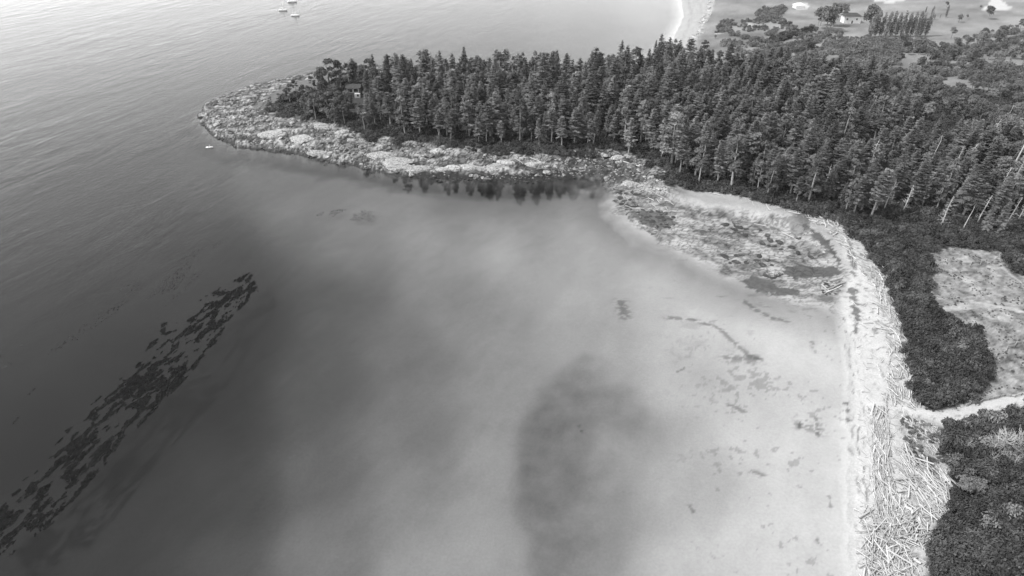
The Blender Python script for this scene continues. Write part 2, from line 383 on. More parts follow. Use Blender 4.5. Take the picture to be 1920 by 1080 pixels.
# drowned weed streaks on the seabed
streaks = [([(1395,560),(1420,580),(1450,595),(1480,600)], 1.0), ([(1250,590),(1300,595),(1350,612),(1400,660),(1425,672)], .9), ([(1365,668),(1395,668),(1420,672)], 1.8), ([(1500,795),(1520,800),(1536,805)], 1.5), ([(1530,782),(1534,815)], .6),
           ([(1372,755),(1395,768)], 1.0), ([(1410,880),(1432,888)], .7), ([(1296,942),(1302,952)], .5), ([(1270,692),(1284,684)], .35), ([(1522,640),(1530,660)], .6), ([(1088,785),(1092,795)], .5), ([(1165,560),(1172,585)], 2.0), ([(1555,930),(1558,950)], .4), ([(1500,790),(1500,800)], .4), ([(1532,1010),(1538,1018)],.5)]
for ln, wd in streaks:
    d = dist_line(poly(ln), P); k = np.exp(-(d/(wd*1.3))**2)*sstep(fbm(P, 1.6, 4, 133, .8, 1.2)+.25*np.exp(-(d/wd)**2), .52, .74)
    alb = alb*(1-.52*k)
alb = np.where((~land) & (px_ > 700) & (px_ < 1590), alb*(1-.25*sstep(fbm(P, 5, 6, 141, .6, 1.3)+.4*(fbm(P, 24, 3, 142)-.5), .66, .78)*sstep(px_, 1150, 1350)*sstep(720-py_, 0, 160)), alb)
nearr = (1-sstep(np.abs(sdf(REEF, P)), 2, 24))*sstep(py_, 345, 365)*sstep(1590-px_, 0, 30)
alb = alb*(1-.36*nearr*(1-mR))
# turf, meadow, woodland floor, paths
lawn = sstep(sL, 12, 22)*(py_ < 300)*(px_ > 1250)
lw = .21+.14*(n2-.5)+.22*(fbm(P, 70, 4, 151, 1, 2)-.5)+.05*(fbm(P, 8, 4, 152)-.5)
alb = alb*(1-lawn)+lw*lawn
alb = alb*(1-mN)+mN*(.36+.10*(n1-.5)-.30*(n1-.3)*np.exp(-((sL-7-(n2-.5)*5)/1.0)**2)-.24*(n1-.3)*np.exp(-((sL-16-(n2-.5)*8)/1.2)**2))
alb = alb*(1-mG)+mG*(.13+.07*(n1-.5))
md = .205+.12*(n2-.5)+.26*(n1-.5)+.24*(n3-.5)+.10*sstep(fbm(P, 6, 4, 181), .55, .7)-.07*sstep(fbm(P, 8, 4, 183), .56, .68)
alb = alb*(1-mM)+md*mM
alb = alb*(1-mB*.8)+mB*.8*(.17+.2*(n1-.5))
alb = alb*(1-mF)+mF*(.04+.03*n1)
alb = alb*(1-mP)+mP*(.47+.04*(n1-.5))
greens = [((1408,46),11,.36),((1888,4),0,0)]
for (gx, gy), rad, tone in greens:
    if rad:
        c = at(gx, gy, 4); d = np.hypot(P[:, 0]-c.x, (P[:, 1]-c.y)*.35)
        k = sstep(rad/2.1-d+wob*2, 0, 1.2); alb = alb*(1-k)+k*tone
for pg in ([(1840,21),(1850,12),(1858,0),(1864,-12),(1872,-12),(1876,2),(1890,14),(1900,20),(1880,22),(1860,23)], [(1634,-4),(1660,1),(1700,-2),(1698,4),(1668,6),(1640,4)], [(1490,8),(1500,3),(1514,5),(1520,11),(1508,15),(1494,14)]):
    k = sstep(sdf(poly(pg, 5), P)+wob*3, -.5, 1); alb = alb*(1-k)+k*.46
alb = np.clip(alb, .015, .68)
V = np.stack([P[:, 0], P[:, 1], Z], 1)
crk = np.clip(np.maximum(mR*(1-upper)*sstep(fbm(P, 18, 3, 191), .40, .52), rkm)*(1-mF)*(1-mG), 0, 1)
ii = (np.arange(nr-1)[:, None]*nc+np.arange(nc-1)[None]).ravel()
F = np.stack([ii, ii+1, ii+nc+1, ii+nc], 1)
fz = Z[F].mean(1)
cls = np.full(len(F), 0)
def fm(a): return a[F].mean(1) > .5
cls[fz > 0] = 1
cls[fm(rocky) & (fz > 0)] = 2
cls[fm(mR)] = 3
cls[fm(lawn)] = 4
cls[fm(mN)] = 1
cls[fm(mG)] = 5
cls[fm(mM)] = 6
cls[fm(mF)] = 7
cls[fm(mP)] = 8
m, t, b = newmat('ground_surface')
b.inputs['Roughness'].default_value = .9; b.inputs['Specular IOR Level'].default_value = .15
va = N(t, 'ShaderNodeAttribute', attribute_name='tone'); geo = N(t, 'ShaderNodeNewGeometry')
f1 = noise(t, 2.2, 6, .7, geo.outputs['Position']); f2 = noise(t, .35, 5, .6, geo.outputs['Position'])
v = mathn(t, 'MULTIPLY', va.outputs['Fac'], mapr(t, f1, .3, .7, .82, 1.18)); v = mathn(t, 'MULTIPLY', v, mapr(t, f2, .3, .7, .93, 1.07))
cka = N(t, 'ShaderNodeAttribute', attribute_name='crack')
dv = N(t, 'ShaderNodeTexVoronoi'); dv.feature = 'DISTANCE_TO_EDGE'; dv.inputs['Scale'].default_value = .27
wv_ = N(t, 'ShaderNodeVectorMath', operation='ADD'); nz = N(t, 'ShaderNodeTexNoise'); nz.inputs['Scale'].default_value = .3; nz.inputs['Detail'].default_value = 4; t.links.new(geo.outputs['Position'], nz.inputs['Vector'])
sc_ = N(t, 'ShaderNodeVectorMath', operation='SCALE'); t.links.new(nz.outputs['Color'], sc_.inputs[0]); sc_.inputs['Scale'].default_value = 5.0
t.links.new(geo.outputs['Position'], wv_.inputs[0]); t.links.new(sc_.outputs[0], wv_.inputs[1]); t.links.new(wv_.outputs[0], dv.inputs['Vector'])
ck = mapr(t, dv.outputs['Distance'], .0, .08, .6, 1.03)
cm = N(t, 'ShaderNodeMix'); cm.data_type = 'FLOAT'; t.links.new(cka.outputs['Fac'], cm.inputs[0]); cm.inputs[2].default_value = 1.0; t.links.new(ck, cm.inputs[3])
v = mathn(t, 'MULTIPLY', v, cm.outputs[0])
t.links.new(v, b.inputs['Base Color']); bump(t, f1, .35, .15, b)
M['ground'] = m
m, t, b = newmat('seabed_sand')
b.inputs['Roughness'].default_value = .9; b.inputs['Specular IOR Level'].default_value = .1
va = N(t, 'ShaderNodeAttribute', attribute_name='tone'); geo = N(t, 'ShaderNodeNewGeometry')
f1 = noise(t, 1.6, 6, .7, geo.outputs['Position'])
t.links.new(mathn(t, 'MULTIPLY', va.outputs['Fac'], mapr(t, f1, .3, .7, .91, 1.09)), b.inputs['Base Color'])
M['seabed'] = m
names = ['seabed', 'beach', 'rocky_shore', 'tidal_rock_flat', 'lawn', 'grassy_point', 'meadow', 'forest_floor', 'sand_path']
for c, nm in enumerate(names):
    sel = F[cls == c]
    if not len(sel): continue
    u, inv = np.unique(sel, return_inverse=True)
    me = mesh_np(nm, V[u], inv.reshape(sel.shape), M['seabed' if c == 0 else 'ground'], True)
    a = me.attributes.new('tone', 'FLOAT', 'POINT'); a.data.foreach_set('value', alb[u].astype(np.float32))
    a = me.attributes.new('crack', 'FLOAT', 'POINT'); a.data.foreach_set('value', crk[u].astype(np.float32))
    tag(obj(nm, me), kind='structure')

# ------------------------------------------------------------------ water
m = bpy.data.materials.new('sea_water'); m.use_nodes = True; t = m.node_tree; t.nodes.clear()
out = N(t, 'ShaderNodeOutputMaterial'); geo = N(t, 'ShaderNodeNewGeometry')
ca = N(t, 'ShaderNodeAttribute', attribute_name='chop')
def stretched(ang, sx, sy):
    vr = N(t, 'ShaderNodeVectorRotate'); vr.rotation_type = 'Z_AXIS'; vr.inputs['Angle'].default_value = ang; t.links.new(geo.outputs['Position'], vr.inputs['Vector'])
    mp = N(t, 'ShaderNodeMapping'); mp.inputs['Scale'].default_value = (sx, sy, 1)
    t.links.new(vr.outputs[0], mp.inputs['Vector']); return mp.outputs[0]
swell = noise(t, 1.0, 3, .5, stretched(R(17), 1/8.0, 1/26.0), .4)
patch = noise(t, 1.0, 3, .5, stretched(R(17), 1/60., 1/140.))
chop = noise(t, 1.0, 4, .65, stretched(R(17), 1/1.8, 1/3.2))
h = mathn(t, 'ADD', mathn(t, 'MULTIPLY', mathn(t, 'MULTIPLY', swell, 1.0), mapr(t, patch, .35, .65, .10, .5)), mathn(t, 'MULTIPLY', chop, .14))
h = mathn(t, 'MULTIPLY', mathn(t, 'MULTIPLY', h, .68), ca.outputs['Fac'])
h = mathn(t, 'ADD', h, mathn(t, 'MULTIPLY', noise(t, 1.0, 3, .6, stretched(R(50), 1/.8, 1/1.1)), .003))
bn = N(t, 'ShaderNodeBump'); bn.inputs['Strength'].default_value = 1; bn.inputs['Distance'].default_value = 1.1
t.links.new(h, bn.inputs['Height'])
fr = N(t, 'ShaderNodeFresnel'); fr.inputs['IOR'].default_value = 1.333; t.links.new(bn.outputs[0], fr.inputs['Normal'])
gl = N(t, 'ShaderNodeBsdfGlossy'); t.links.new(bn.outputs[0], gl.inputs['Normal'])
t.links.new(mapr(t, ca.outputs['Fac'], 0, 1, .0, .08), gl.inputs['Roughness'])
gl.inputs['Color'].default_value = (1, 1, 1, 1)
tr = N(t, 'ShaderNodeBsdfTransparent'); mx = N(t, 'ShaderNodeMixShader')
t.links.new(mathn(t, 'MULTIPLY', fr.outputs[0], mathn(t, 'SUBTRACT', 1.0, geo.outputs['Backfacing'])), mx.inputs[0]); t.links.new(tr.outputs[0], mx.inputs[1]); t.links.new(gl.outputs[0], mx.inputs[2])
t.links.new(mx.outputs[0], out.inputs['Surface'])
ab = N(t, 'ShaderNodeVolumeAbsorption'); ab.inputs['Color'].default_value = (.1, .1, .1, 1); ab.inputs['Density'].default_value = .125/.9
t.links.new(ab.outputs[0], out.inputs['Volume'])
M['water'] = m
wr = rows[::8]+([] if (len(rows)-1) % 8 == 0 else [rows[-1]])
wu = np.linspace(-.925, .925, 161); wY = np.array([at(960, r).y for r in wr]); wY[-1] *= .98
WX = np.outer(wY*CP+CAM_H*SP, wu); WY = np.repeat(wY[:, None], len(wu), 1)
a_, b_ = WX.shape; nW = a_*b_
WP = np.stack([WX.ravel(), WY.ravel()], 1)
top = np.column_stack([WP, np.zeros(nW)]); bot = np.column_stack([WP, np.full(nW, -16.)])
jj = (np.arange(a_-1)[:, None]*b_+np.arange(b_-1)[None]).ravel()
Ft = np.stack([jj, jj+1, jj+b_+1, jj+b_], 1); Fb = Ft[:, ::-1]+nW
ring = list(range(b_))+[k*b_+b_-1 for k in range(1, a_)]+[(a_-1)*b_+k for k in range(b_-2, -1, -1)]+[k*b_ for k in range(a_-2, 0, -1)]
rr = np.array(ring); r2 = np.roll(rr, -1); Fs = np.stack([rr, rr+nW, r2+nW, r2], 1)
me = mesh_np('water', np.vstack([top, bot]), np.vstack([Ft, Fb, Fs]), M['water'], False)
wpx, wpy = pix(WP)
calm_line = 620+ (300-wpy)*0.55
choppy = .02+.98*sstep(calm_line-wpx, -150, 260)*(1-.75*sstep(wpy, 420, 640))
choppy = np.where(wpy < 140, np.maximum(choppy, .75*sstep(1180-wpx, 0, 300)+.1), choppy)
a = me.attributes.new('chop', 'FLOAT', 'POINT'); a.data.foreach_set('value', np.concatenate([choppy, np.zeros(nW)]).astype(np.float32))
tag(obj('water', me), kind='structure')

# ------------------------------------------------------------------ leaf and branch geometry
def quads(C, A, B):
    "centre, half-axis A, half-axis B (n,3) -> V,F"
    n = len(C); V = np.stack([C-A-B, C+A-B*.6, C+A*1.1+B*.6, C-A+B], 1).reshape(-1, 3)
    return V, np.arange(n*4).reshape(n, 4)
def nrm(a): return a/np.maximum(np.linalg.norm(a, axis=-1, keepdims=True), 1e-9)
def fir_crown(seed, H=24., z0=.3, Rm=3.6, dens=1.0, power=.8, droopy=0.):
    r = np.random.default_rng(seed); C = []; A = []; B = []
    z = z0*H; lop = r.uniform(0, 6.28); up = np.array([0, 0, 1.])
    while z < H*.985:
        t_ = (z-z0*H)/(H-z0*H)
        Rw = Rm*((1-t_)**power)*r.uniform(.75, 1.12)*(min(1, .5+t_*3.2)) + .2
        nb = int(r.integers(5, 7)) if t_ < .8 else 5
        a0 = r.uniform(0, 6.28)
        for k in range(nb):
            az = a0+6.283*k/nb+r.normal(0, .22)
            L = Rw*r.uniform(.7, 1.15)*(1+.2*math.cos(az-lop))
            if r.random() < .13: L *= .35
            sl = (-.38+.85*t_)+r.normal(0, .13)-droopy
            d = np.array([math.cos(az), math.sin(az), 0]); side = np.array([-d[1], d[0], 0])
            zb = z+r.normal(0, .22); ms = 2+int(L/.7)
            for q in range(ms):
                f = (q+.55)/ms; rr_ = L*f
                p = d*rr_+up*(zb+sl*rr_+.03*rr_*rr_)
                w = (.34+.42*math.sin(math.pi*min(1, f*.8+.25)))*min(1, .45+L*.25)
                dd = d+up*(sl+.06*rr_)
                C.append(p); A.append(dd*(L/ms*.62+.08)); B.append(side*.16+r.normal(0, .05, 3))
                for sg in (-1, 1):
                    tw = nrm(d*.8+side*sg*.9+up*(sl*.6-.12+r.normal(0, .12)))*w
                    C.append(p+tw*.85); A.append(tw); B.append(nrm(np.cross(tw, up))*.19*min(1, .5+L*.25)+up*r.normal(0, .07))
        z += (.62+.35*r.random())*(1-.5*t_)/dens
    for q in range(4):
        aa = r.uniform(0, 6.28); C.append(up*(H*.975+q*.18)); A.append(np.array([math.cos(aa)*.15, math.sin(aa)*.15, .22])); B.append(np.array([-math.sin(aa)*.1, math.cos(aa)*.1, .05]))
    V, F_ = quads(np.array(C), np.array(A), np.array(B))
    return mesh_np('crown', V, F_, M['fir'])
def lobe_crown(seed, lobes, n, size, mat, name='crown', squash=.75, up=.5):
    "leaves spread over and inside a set of lobes [(x,y,z,r)]"
    r = np.random.default_rng(seed); L = np.array(lobes, float)
    w = L[:, 3]**2; k = r.choice(len(L), n, p=w/w.sum())
    d = nrm(r.normal(size=(n, 3))); d[:, 2] = np.where(d[:, 2] < -.35, -d[:, 2], d[:, 2])
    rad = L[k, 3]*(r.uniform(.35, 1.0, n)**.4)*(1+.28*np.sin(d[:, 0]*5+k)*np.cos(d[:, 1]*6+k*2))
    C = L[k, :3]+d*rad[:, None]*np.array([1, 1, squash])
    nn = nrm(d*.7+np.array([0, 0, up])+r.normal(0, .45, (n, 3)))
    A = nrm(np.cross(nn, r.normal(size=(n, 3))))*(size*r.uniform(.6, 1.3, n))[:, None]; B = nrm(np.cross(nn, A))*(size*.6*r.uniform(.7, 1.2, n))[:, None]
    V, F_ = quads(C, A, B)
    return mesh_np(name, V, F_, mat)
def trunk_mesh(seed, H, r0, stubs=8, lean=.3, zmax=1.0, mat='bark', stubz=(.12, .5), stublen=1.2, fork=False):
    r = random.Random(seed); b_ = MB()
    pts = [(r.uniform(-lean, lean)*z/H*(1 if z else 0), r.uniform(-lean, lean)*z/H, z) for z in [0, H*.03, H*.25, H*.5, H*.75*zmax, H*.97*zmax]]
    b_.tube([(p[0], p[1], p[2]-.6 if i == 0 else p[2]) for i, p in enumerate(pts)], [r0*1.35, r0, r0*.85, r0*.6, r0*.35, r0*.06], 7)
    for k in range(stubs):
        z = H*r.uniform(*stubz); az = r.uniform(0, 6.28); L = stublen*r.uniform(.4, 1.2)*(1.15-z/H)
        d = Vector((math.cos(az), math.sin(az), r.uniform(-.35, .25)))
        b_.tube([(0, 0, z), d*L*.5+Vector((0, 0, z)), d*L+Vector((0, 0, z-.1*L))], [r0*.2, r0*.13, r0*.04], 4)
    return b_.mesh('trunk', M[mat], True)
FIR = []
specs = [(19, .32, 4.2, 1.0, .78, 0), (20, .22, 4.8, 1.0, .9, .05), (17, .40, 3.6, 1.0, .7, 0), (20, .12, 5.0, 1.0, .95, .08), (15, .34, 3.8, 1.0, .6, -.05), (18, .46, 3.4, .95, .62, 0), (23, .14, 5.4, 1.0, .92, .14), (12, .06, 3.4, 1.0, .85, 0), (17, .34, 4.3, .8, .7, -.12), (19, .26, 4.0, .7, .85, .2)]
for k, (H, z0, Rm, dn, pw, dr) in enumerate(specs):
    FIR.append((fir_crown(100+k, H, z0, Rm, dn, pw, dr), trunk_mesh(200+k, H, .33, 14), H))
for k, (H, Rr) in enumerate([(18, 3.4), (15, 3.0), (20, 3.2)]):
    r = random.Random(250+k); lob = []
    for j in range(26):
        f = r.uniform(.28, .95); sp_ = Rr*.62*(1.25-f)**.7; a = r.uniform(0, 6.28); lob.append((math.cos(a)*sp_, math.sin(a)*sp_, H*f, r.uniform(.6, 1.35)*(1.2-f*.5)))
    lob += [(0, 0, H*(.9+.03*j), .8-.15*j) for j in range(3)]
    FIR.append((lobe_crown(260+k, lob, 2600, .27, M['fir'], squash=.6), trunk_mesh(270+k, H*.97, .34, 12), H))
GREYFIR = []
for k, src in enumerate((8, 9, 6)):
    c_ = FIR[src][0].copy(); c_.materials[0] = M['lichen']; GREYFIR.append((c_, trunk_mesh(280+k, FIR[src][2], .33, 26, mat='snag', stubz=(.1, .8), stublen=2.4), FIR[src][2]))
PINE = []
for k in range(4):
    r = random.Random(300+k); H = (13, 11, 9, 14)[k]
    lob = []
    for j in range(16):
        f = r.uniform(.22 if k != 3 else .5, .93); sp_ = 2.6*(1.15-f)**.6; a = r.uniform(0, 6.28); lob.append((math.cos(a)*sp_, math.sin(a)*sp_, H*f, r.uniform(.7, 1.5)))
    PINE.append((lobe_crown(310+k, lob, 2600, .24, M['pine'], squash=.55), trunk_mesh(320+k, H*.9, .28, 10, .8, stubz=(.3, .8), stublen=2.2), H))
BROAD = []
for k in range(5):
    r = random.Random(400+k); H = (15, 12, 17, 13, 10)[k]; Rr = (5, 4.2, 5.6, 3.6, 3.6)[k]
    lob = [(0, 0, H*.62, Rr*.75)]
    for _ in range(13):
        a = r.uniform(0, 6.28); e = r.uniform(.3, .85); lob.append((math.cos(a)*Rr*e*.75, math.sin(a)*Rr*e*.75, H*(.38+.55*r.random()*(1.15-e*.6)), Rr*r.uniform(.22, .42)))
    BROAD.append((lobe_crown(410+k, lob, 2600, .3, M['leaf'], squash=.85), trunk_mesh(420+k, H*.75, .32, 8, .6, stubz=(.3, .8), stublen=3), H))
POP = []
for k in range(2):
    r = random.Random(500+k); H = 18
    lob = [(r.uniform(-.3, .3), r.uniform(-.3, .3), 1.5+z*1.25, .6+1.1*math.sin(min(1, (z+1.5)/13)*math.pi)**.6) for z in range(13)]
    POP.append((lobe_crown(510+k, lob, 1300, .28, M['leaf'], squash=1.1), trunk_mesh(520+k, H*.9, .22, 2, .1), H))
SHR = []
for k in range(5):
    r = random.Random(600+k); Rr = (1.7, 1.4, 2.1, 1.5, 1.2)[k]
    lob = [(0, 0, .5, Rr*.8)]+[(r.uniform(-1, 1)*Rr*.7, r.uniform(-1, 1)*Rr*.7, r.uniform(.5, 1.1), Rr*r.uniform(.3, .5)) for _ in range(7)]
    SHR.append(lobe_crown(610+k, lob, 520, .17, M['shrub'], name='shrub', squash=.85, up=.35))
SCR = [bpy.data.meshes.get(s.name).copy() for s in SHR]
for s in SCR: s.materials[0] = M['scrub']

def gscatter(name, label, cat, pts, rots, scls, var, sets, mats=None):
    "one stuff object: instances of objects already standing in the scene"
    pts = np.asarray(pts, np.float32)
    me = bpy.data.meshes.new(name); me.vertices.add(len(pts)); me.vertices.foreach_set('co', pts.ravel()); me.update()
    for nm, ty, dat, key in (('rot', 'FLOAT_VECTOR', rots, 'vector'), ('scl', 'FLOAT_VECTOR', scls, 'vector'), ('var', 'INT', var, 'value')):
        a = me.attributes.new(nm, ty, 'POINT'); a.data.foreach_set(key, np.asarray(dat, np.int32 if ty == 'INT' else np.float32).ravel())
    o = obj(name, me); tag(o, label, cat, kind='stuff')
    g = bpy.data.node_groups.new(name, 'GeometryNodeTree')
    g.interface.new_socket('Geometry', in_out='INPUT', socket_type='NodeSocketGeometry'); g.interface.new_socket('Geometry', in_out='OUTPUT', socket_type='NodeSocketGeometry')
    gi = g.nodes.new('NodeGroupInput'); go = g.nodes.new('NodeGroupOutput'); jn = g.nodes.new('GeometryNodeJoinGeometry')
    def na(nm, ty):
        n = g.nodes.new('GeometryNodeInputNamedAttribute'); n.data_type = ty; n.inputs['Name'].default_value = nm; return n.outputs[0]
    rt, sc, vr = na('rot', 'FLOAT_VECTOR'), na('scl', 'FLOAT_VECTOR'), na('var', 'INT')
    e2r = g.nodes.new('FunctionNodeEulerToRotation'); g.links.new(rt, e2r.inputs[0])
    for k, objs in enumerate(sets):
        cmp = g.nodes.new('FunctionNodeCompare'); cmp.data_type = 'INT'; cmp.operation = 'EQUAL'
        ins = [s for s in cmp.inputs if s.type == 'INT']; g.links.new(vr, ins[0]); ins[1].default_value = k
        for ob in objs:
            oi = g.nodes.new('GeometryNodeObjectInfo'); oi.transform_space = 'ORIGINAL'; oi.inputs['Object'].default_value = ob; oi.inputs['As Instance'].default_value = True
            ip = g.nodes.new('GeometryNodeInstanceOnPoints')
            g.links.new(gi.outputs[0], ip.inputs['Points']); g.links.new(cmp.outputs[0], ip.inputs['Selection'])
            g.links.new(oi.outputs['Geometry'], ip.inputs['Instance']); g.links.new(e2r.outputs[0], ip.inputs['Rotation']); g.links.new(sc, ip.inputs['Scale'])
            g.links.new(ip.outputs[0], jn.inputs[0])
    g.links.new(jn.outputs[0], go.inputs[0])
    md_ = o.modifiers.new('scatter', 'NODES'); md_.node_group = g
    return o
def plant(name, cat, label, group, kind, p, s=1.0, rz=None, lean=(0, 0)):
    cr_, tk, H = kind
    e = empty(name, p, random.uniform(0, 6.28) if rz is None else rz, s)
    e.rotation_euler = (lean[0]+random.gauss(0, .02), lean[1]+random.gauss(0, .02), e.rotation_euler[2])
    obj('trunk', tk, e); obj('crown', cr_, e)
    tag(e, label, cat, group); return e
def jitter_pts(pg, sp, seed, jit=.38):
    r = np.random.default_rng(seed); lo = pg.min(0); hi = pg.max(0)
    hi = np.minimum(hi, 900); lo = np.maximum(lo, -700)
    gx, gy = np.meshgrid(np.arange(lo[0], hi[0], sp), np.arange(lo[1], hi[1], sp*.88))
    gx = gx+((np.arange(gx.shape[0]) % 2)*sp/2)[:, None]
    Q = np.stack([gx.ravel(), gy.ravel()], 1)+r.uniform(-jit, jit, (gx.size, 2))*sp
    return Q[sdf(pg, Q) > 0]

# ------------------------------------------------------------------ forest
CON = poly([(640,168),(690,164),(760,164),(900,166),(1180,166),(1235,142),(1300,134),(1400,150),(1500,152),(1560,164),(1700,195),(1770,215),(1880,260),(2150,290),(2150,470),(1925,478),(1872,440),(1800,432),(1700,432),(1640,420),(1560,400),(1480,390),(1400,364),(1330,350),(1270,342),(1245,314),(1200,290),(1150,280),(1090,284),(1040,287),(950,283),(860,277),(760,264),(700,248),(660,240),(640,228)], 3)
Q = jitter_pts(CON, 6.3, 11)
qx, qy = pix(Q, 3)
HOLES = [poly([(1690,255),(1760,240),(1790,275),(1740,300),(1700,290)], 3), poly([(640,172),(690,168),(700,192),(655,200)], 3), poly([(655,206),(740,206),(735,222),(668,224)], 3)]
ok = (qx < 2010)
for hp in HOLES: ok &= sdf(hp, Q) < -1
ok &= ~((qx > 642) & (qx < 692) & (qy > 186) & (qy < 262))
ok &= ~((qx > 1600) & (fbm(Q, 40, 3, 5) > .60))
Q = Q[ok]; qx = qx[ok]; qy = qy[ok]
Zq = height(Q)
edge_d = sdf(CON, Q)
mixed = sstep(qx, 1560, 1800)*sstep(330-qy+(qx-1600)*.2, -40, 60)
isb = rng.random(len(Q)) < mixed*.42
order = np.argsort(Q[:, 1])
fir_cnt = 0; stuff_i = []; firs = []
zone_defs = [(0, 740, 'near the cabin'), (740, 820, 'above the wide pale slab'), (820, 900, 'above the bright kerb-like ledge'), (900, 980, 'above the shelf log jam'), (980, 1060, 'above the mirrored cove'), (1060, 1150, 'above the dark cove head'),
             (1150, 1230, 'above the pale bank'), (1230, 1310, 'above the pocket beach, west part'), (1310, 1390, 'above the pocket beach, east part'), (1390, 1470, 'above the tidal flat, west part'), (1470, 1560, 'above the tidal flat, east part'), (1560, 1640, 'above the beach bend'), (1640, 1720, 'above the shrub belt'), (1720, 1820, 'left of the meadow trees'), (1820, 3000, 'beyond the meadow')]
cand = []
for i in order:
    if isb[i]: continue
    x_, y_ = Q[i]
    big = math.exp(-((qx[i]-1240)/90)**2)
    s = min(1.25, max(.6, random.gauss(.94, .15)))*(1+.12*big)
    if qx[i] < 800: s *= .82+.18*(qx[i]-640)/160
    if qx[i] > 1640: s *= .9
    s *= random.choice((.8, 1, 1, 1, 1.12))
    front = edge_d[i] < 7
    k = random.choice([0, 2, 4, 5, 8, 5, 2, 9, 10, 12, 5]) if front else random.choice([0, 1, 3, 4, 6, 8, 3, 7, 1, 9, 2, 10, 11, 12, 10, 11])
    if qx[i] > 1560 and random.random() < .3: s *= .75
    cand.append((i, k, s, front))
picked = set(c[0] for c in sorted(cand, key=lambda c: (0 if qx[c[0]] < 1935 else 1, Q[c[0]][1]-(30 if c[3] else 0)+ (60 if edge_d[c[0]] > 25 else 0)))[:298])
proto = {}
for i, k, s, front in cand:
    p = (Q[i][0], Q[i][1], Zq[i])
    if i in picked:
        zn = next(z[2] for z in zone_defs if z[0] <= qx[i] < z[1])
        Ht = FIR[k][2]*s
        sz = 'tall' if Ht > 21.5 else ('short' if Ht < 16 else 'middling')
        form = {0: 'ragged', 1: 'broad', 2: 'narrow', 3: 'cone-shaped', 4: 'bushy', 5: 'bare-stemmed', 6: 'very broad', 7: 'young', 8: 'open-branched', 9: 'thin-branched', 10: 'round-topped', 11: 'lumpy', 12: 'tufted'}[k]
        row = 'front-row' if front else ('second-row' if edge_d[i] < 15 else 'inner')
        wv = random.uniform(.82, 1.3); e = plant('fir_tree', 'tree', f'{sz} {form} {row} fir {zn}', 'firs of the wood', FIR[k], p, (s*wv, s*wv, s), lean=(random.gauss(0, .03), random.gauss(0, .03)))
        if k not in proto: proto[k] = [c for c in e.children]
    else: stuff_i.append((i, k, s))
stuff_i = [q for q in stuff_i if q[1] in proto]; ks = sorted(proto)
gscatter('fir_wood', 'mass of dark firs filling the back and middle of the wooded point', 'wood',
         [(Q[i][0], Q[i][1], Zq[i]) for i, k, s in stuff_i], [(random.gauss(0, .02), random.gauss(0, .02), random.uniform(0, 6.28)) for _ in stuff_i],
         [(s*w_, s*w_, s) for (i, k, s), w_ in zip(stuff_i, rng.uniform(.82, 1.35, len(stuff_i)))], [ks.index(k) for i, k, s in stuff_i], [proto[k] for k in ks])
print('firs', len(picked), 'stuff', len(stuff_i))
# broadleaf trees mixed into the eastern wood
bl = []; BF = ['wide', 'domed', 'high', 'upright', 'compact']
for i in np.where(isb)[0]:
    k = random.randrange(5)
    row = 'upper' if qy[i] < 260 else 'lower'
    side_ = 'east' if qx[i] > 1760 else 'west'
    s = random.uniform(.75, 1.2)
    bl.append((Q[i][1], (Q[i][0], Q[i][1], Zq[i]), k, s, f'{"large" if s > 1 else "small"} {BF[k]} pale broadleaf tree among {row} firs {side_} of the dark hollow'))
# scrubby country behind the wood
SCRUB = poly([(1380,120),(1440,112),(1480,108),(1560,112),(1620,90),(1640,84),(1745,96),(1800,94),(1870,84),(1960,74),(2050,70),(2050,290),(1880,262),(1770,212),(1700,190),(1560,160),(1500,142)], 4)
Q2 = jitter_pts(SCRUB, 8.5, 31); x2, y2 = pix(Q2, 4); Z2 = height(Q2)
for i in range(len(Q2)):
    if x2[i] > 1990: continue
    pb = .15+.75*float(sstep(np.array([x2[i]+(y2[i]-100)*.6]), 1640, 1800)[0])
    if fbm(Q2[i:i+1], 45, 3, 8)[0] > .54: continue
    p = (Q2[i][0], Q2[i][1], Z2[i])
    if random.random() < pb:
        k = random.randrange(5); s = random.uniform(.4, .9)
        where = 'behind the wood at the right edge' if x2[i] > 1820 else ('on the slope below the open lawn' if x2[i] > 1700 else ('right below the poplar row' if x2[i] > 1620 else 'in the scrub left of the poplar row'))
        bl.append((Q2[i][1], p, k, s, f'{"large" if s > .8 else ("small" if s < .6 else "middling")} {BF[k]} bushy tree {where}'))
bl.sort(key=lambda c: c[0]/c[3]); bpro = {}
for _, p, k, s, l in bl[:265]:
    e = plant('broadleaf_tree', 'tree', l, 'broadleaf trees of the back country', BROAD[k], p, s); bpro.setdefault(k, list(e.children))
rb = [c for c in bl[265:] if c[2] in bpro]; kb_ = sorted(bpro)
gscatter('distant_trees', 'farther small bushy trees behind the wood', 'trees', [c[1] for c in rb], [(0, 0, random.uniform(0, 6.28)) for c in rb], [(c[3],)*3 for c in rb], [kb_.index(c[2]) for c in rb], [bpro[k] for k in kb_])
print('broad', len(bl))
shr_proto = []
Q3 = jitter_pts(SCRUB, 5.0, 33); x3, y3 = pix(Q3, 4); Z3 = height(Q3)
sc_list = [(Q3[i][0], Q3[i][1], Z3[i]) for i in range(len(Q3)) if x3[i] < 1990 and fbm(Q3[i:i+1], 30, 3, 18)[0] < .56]

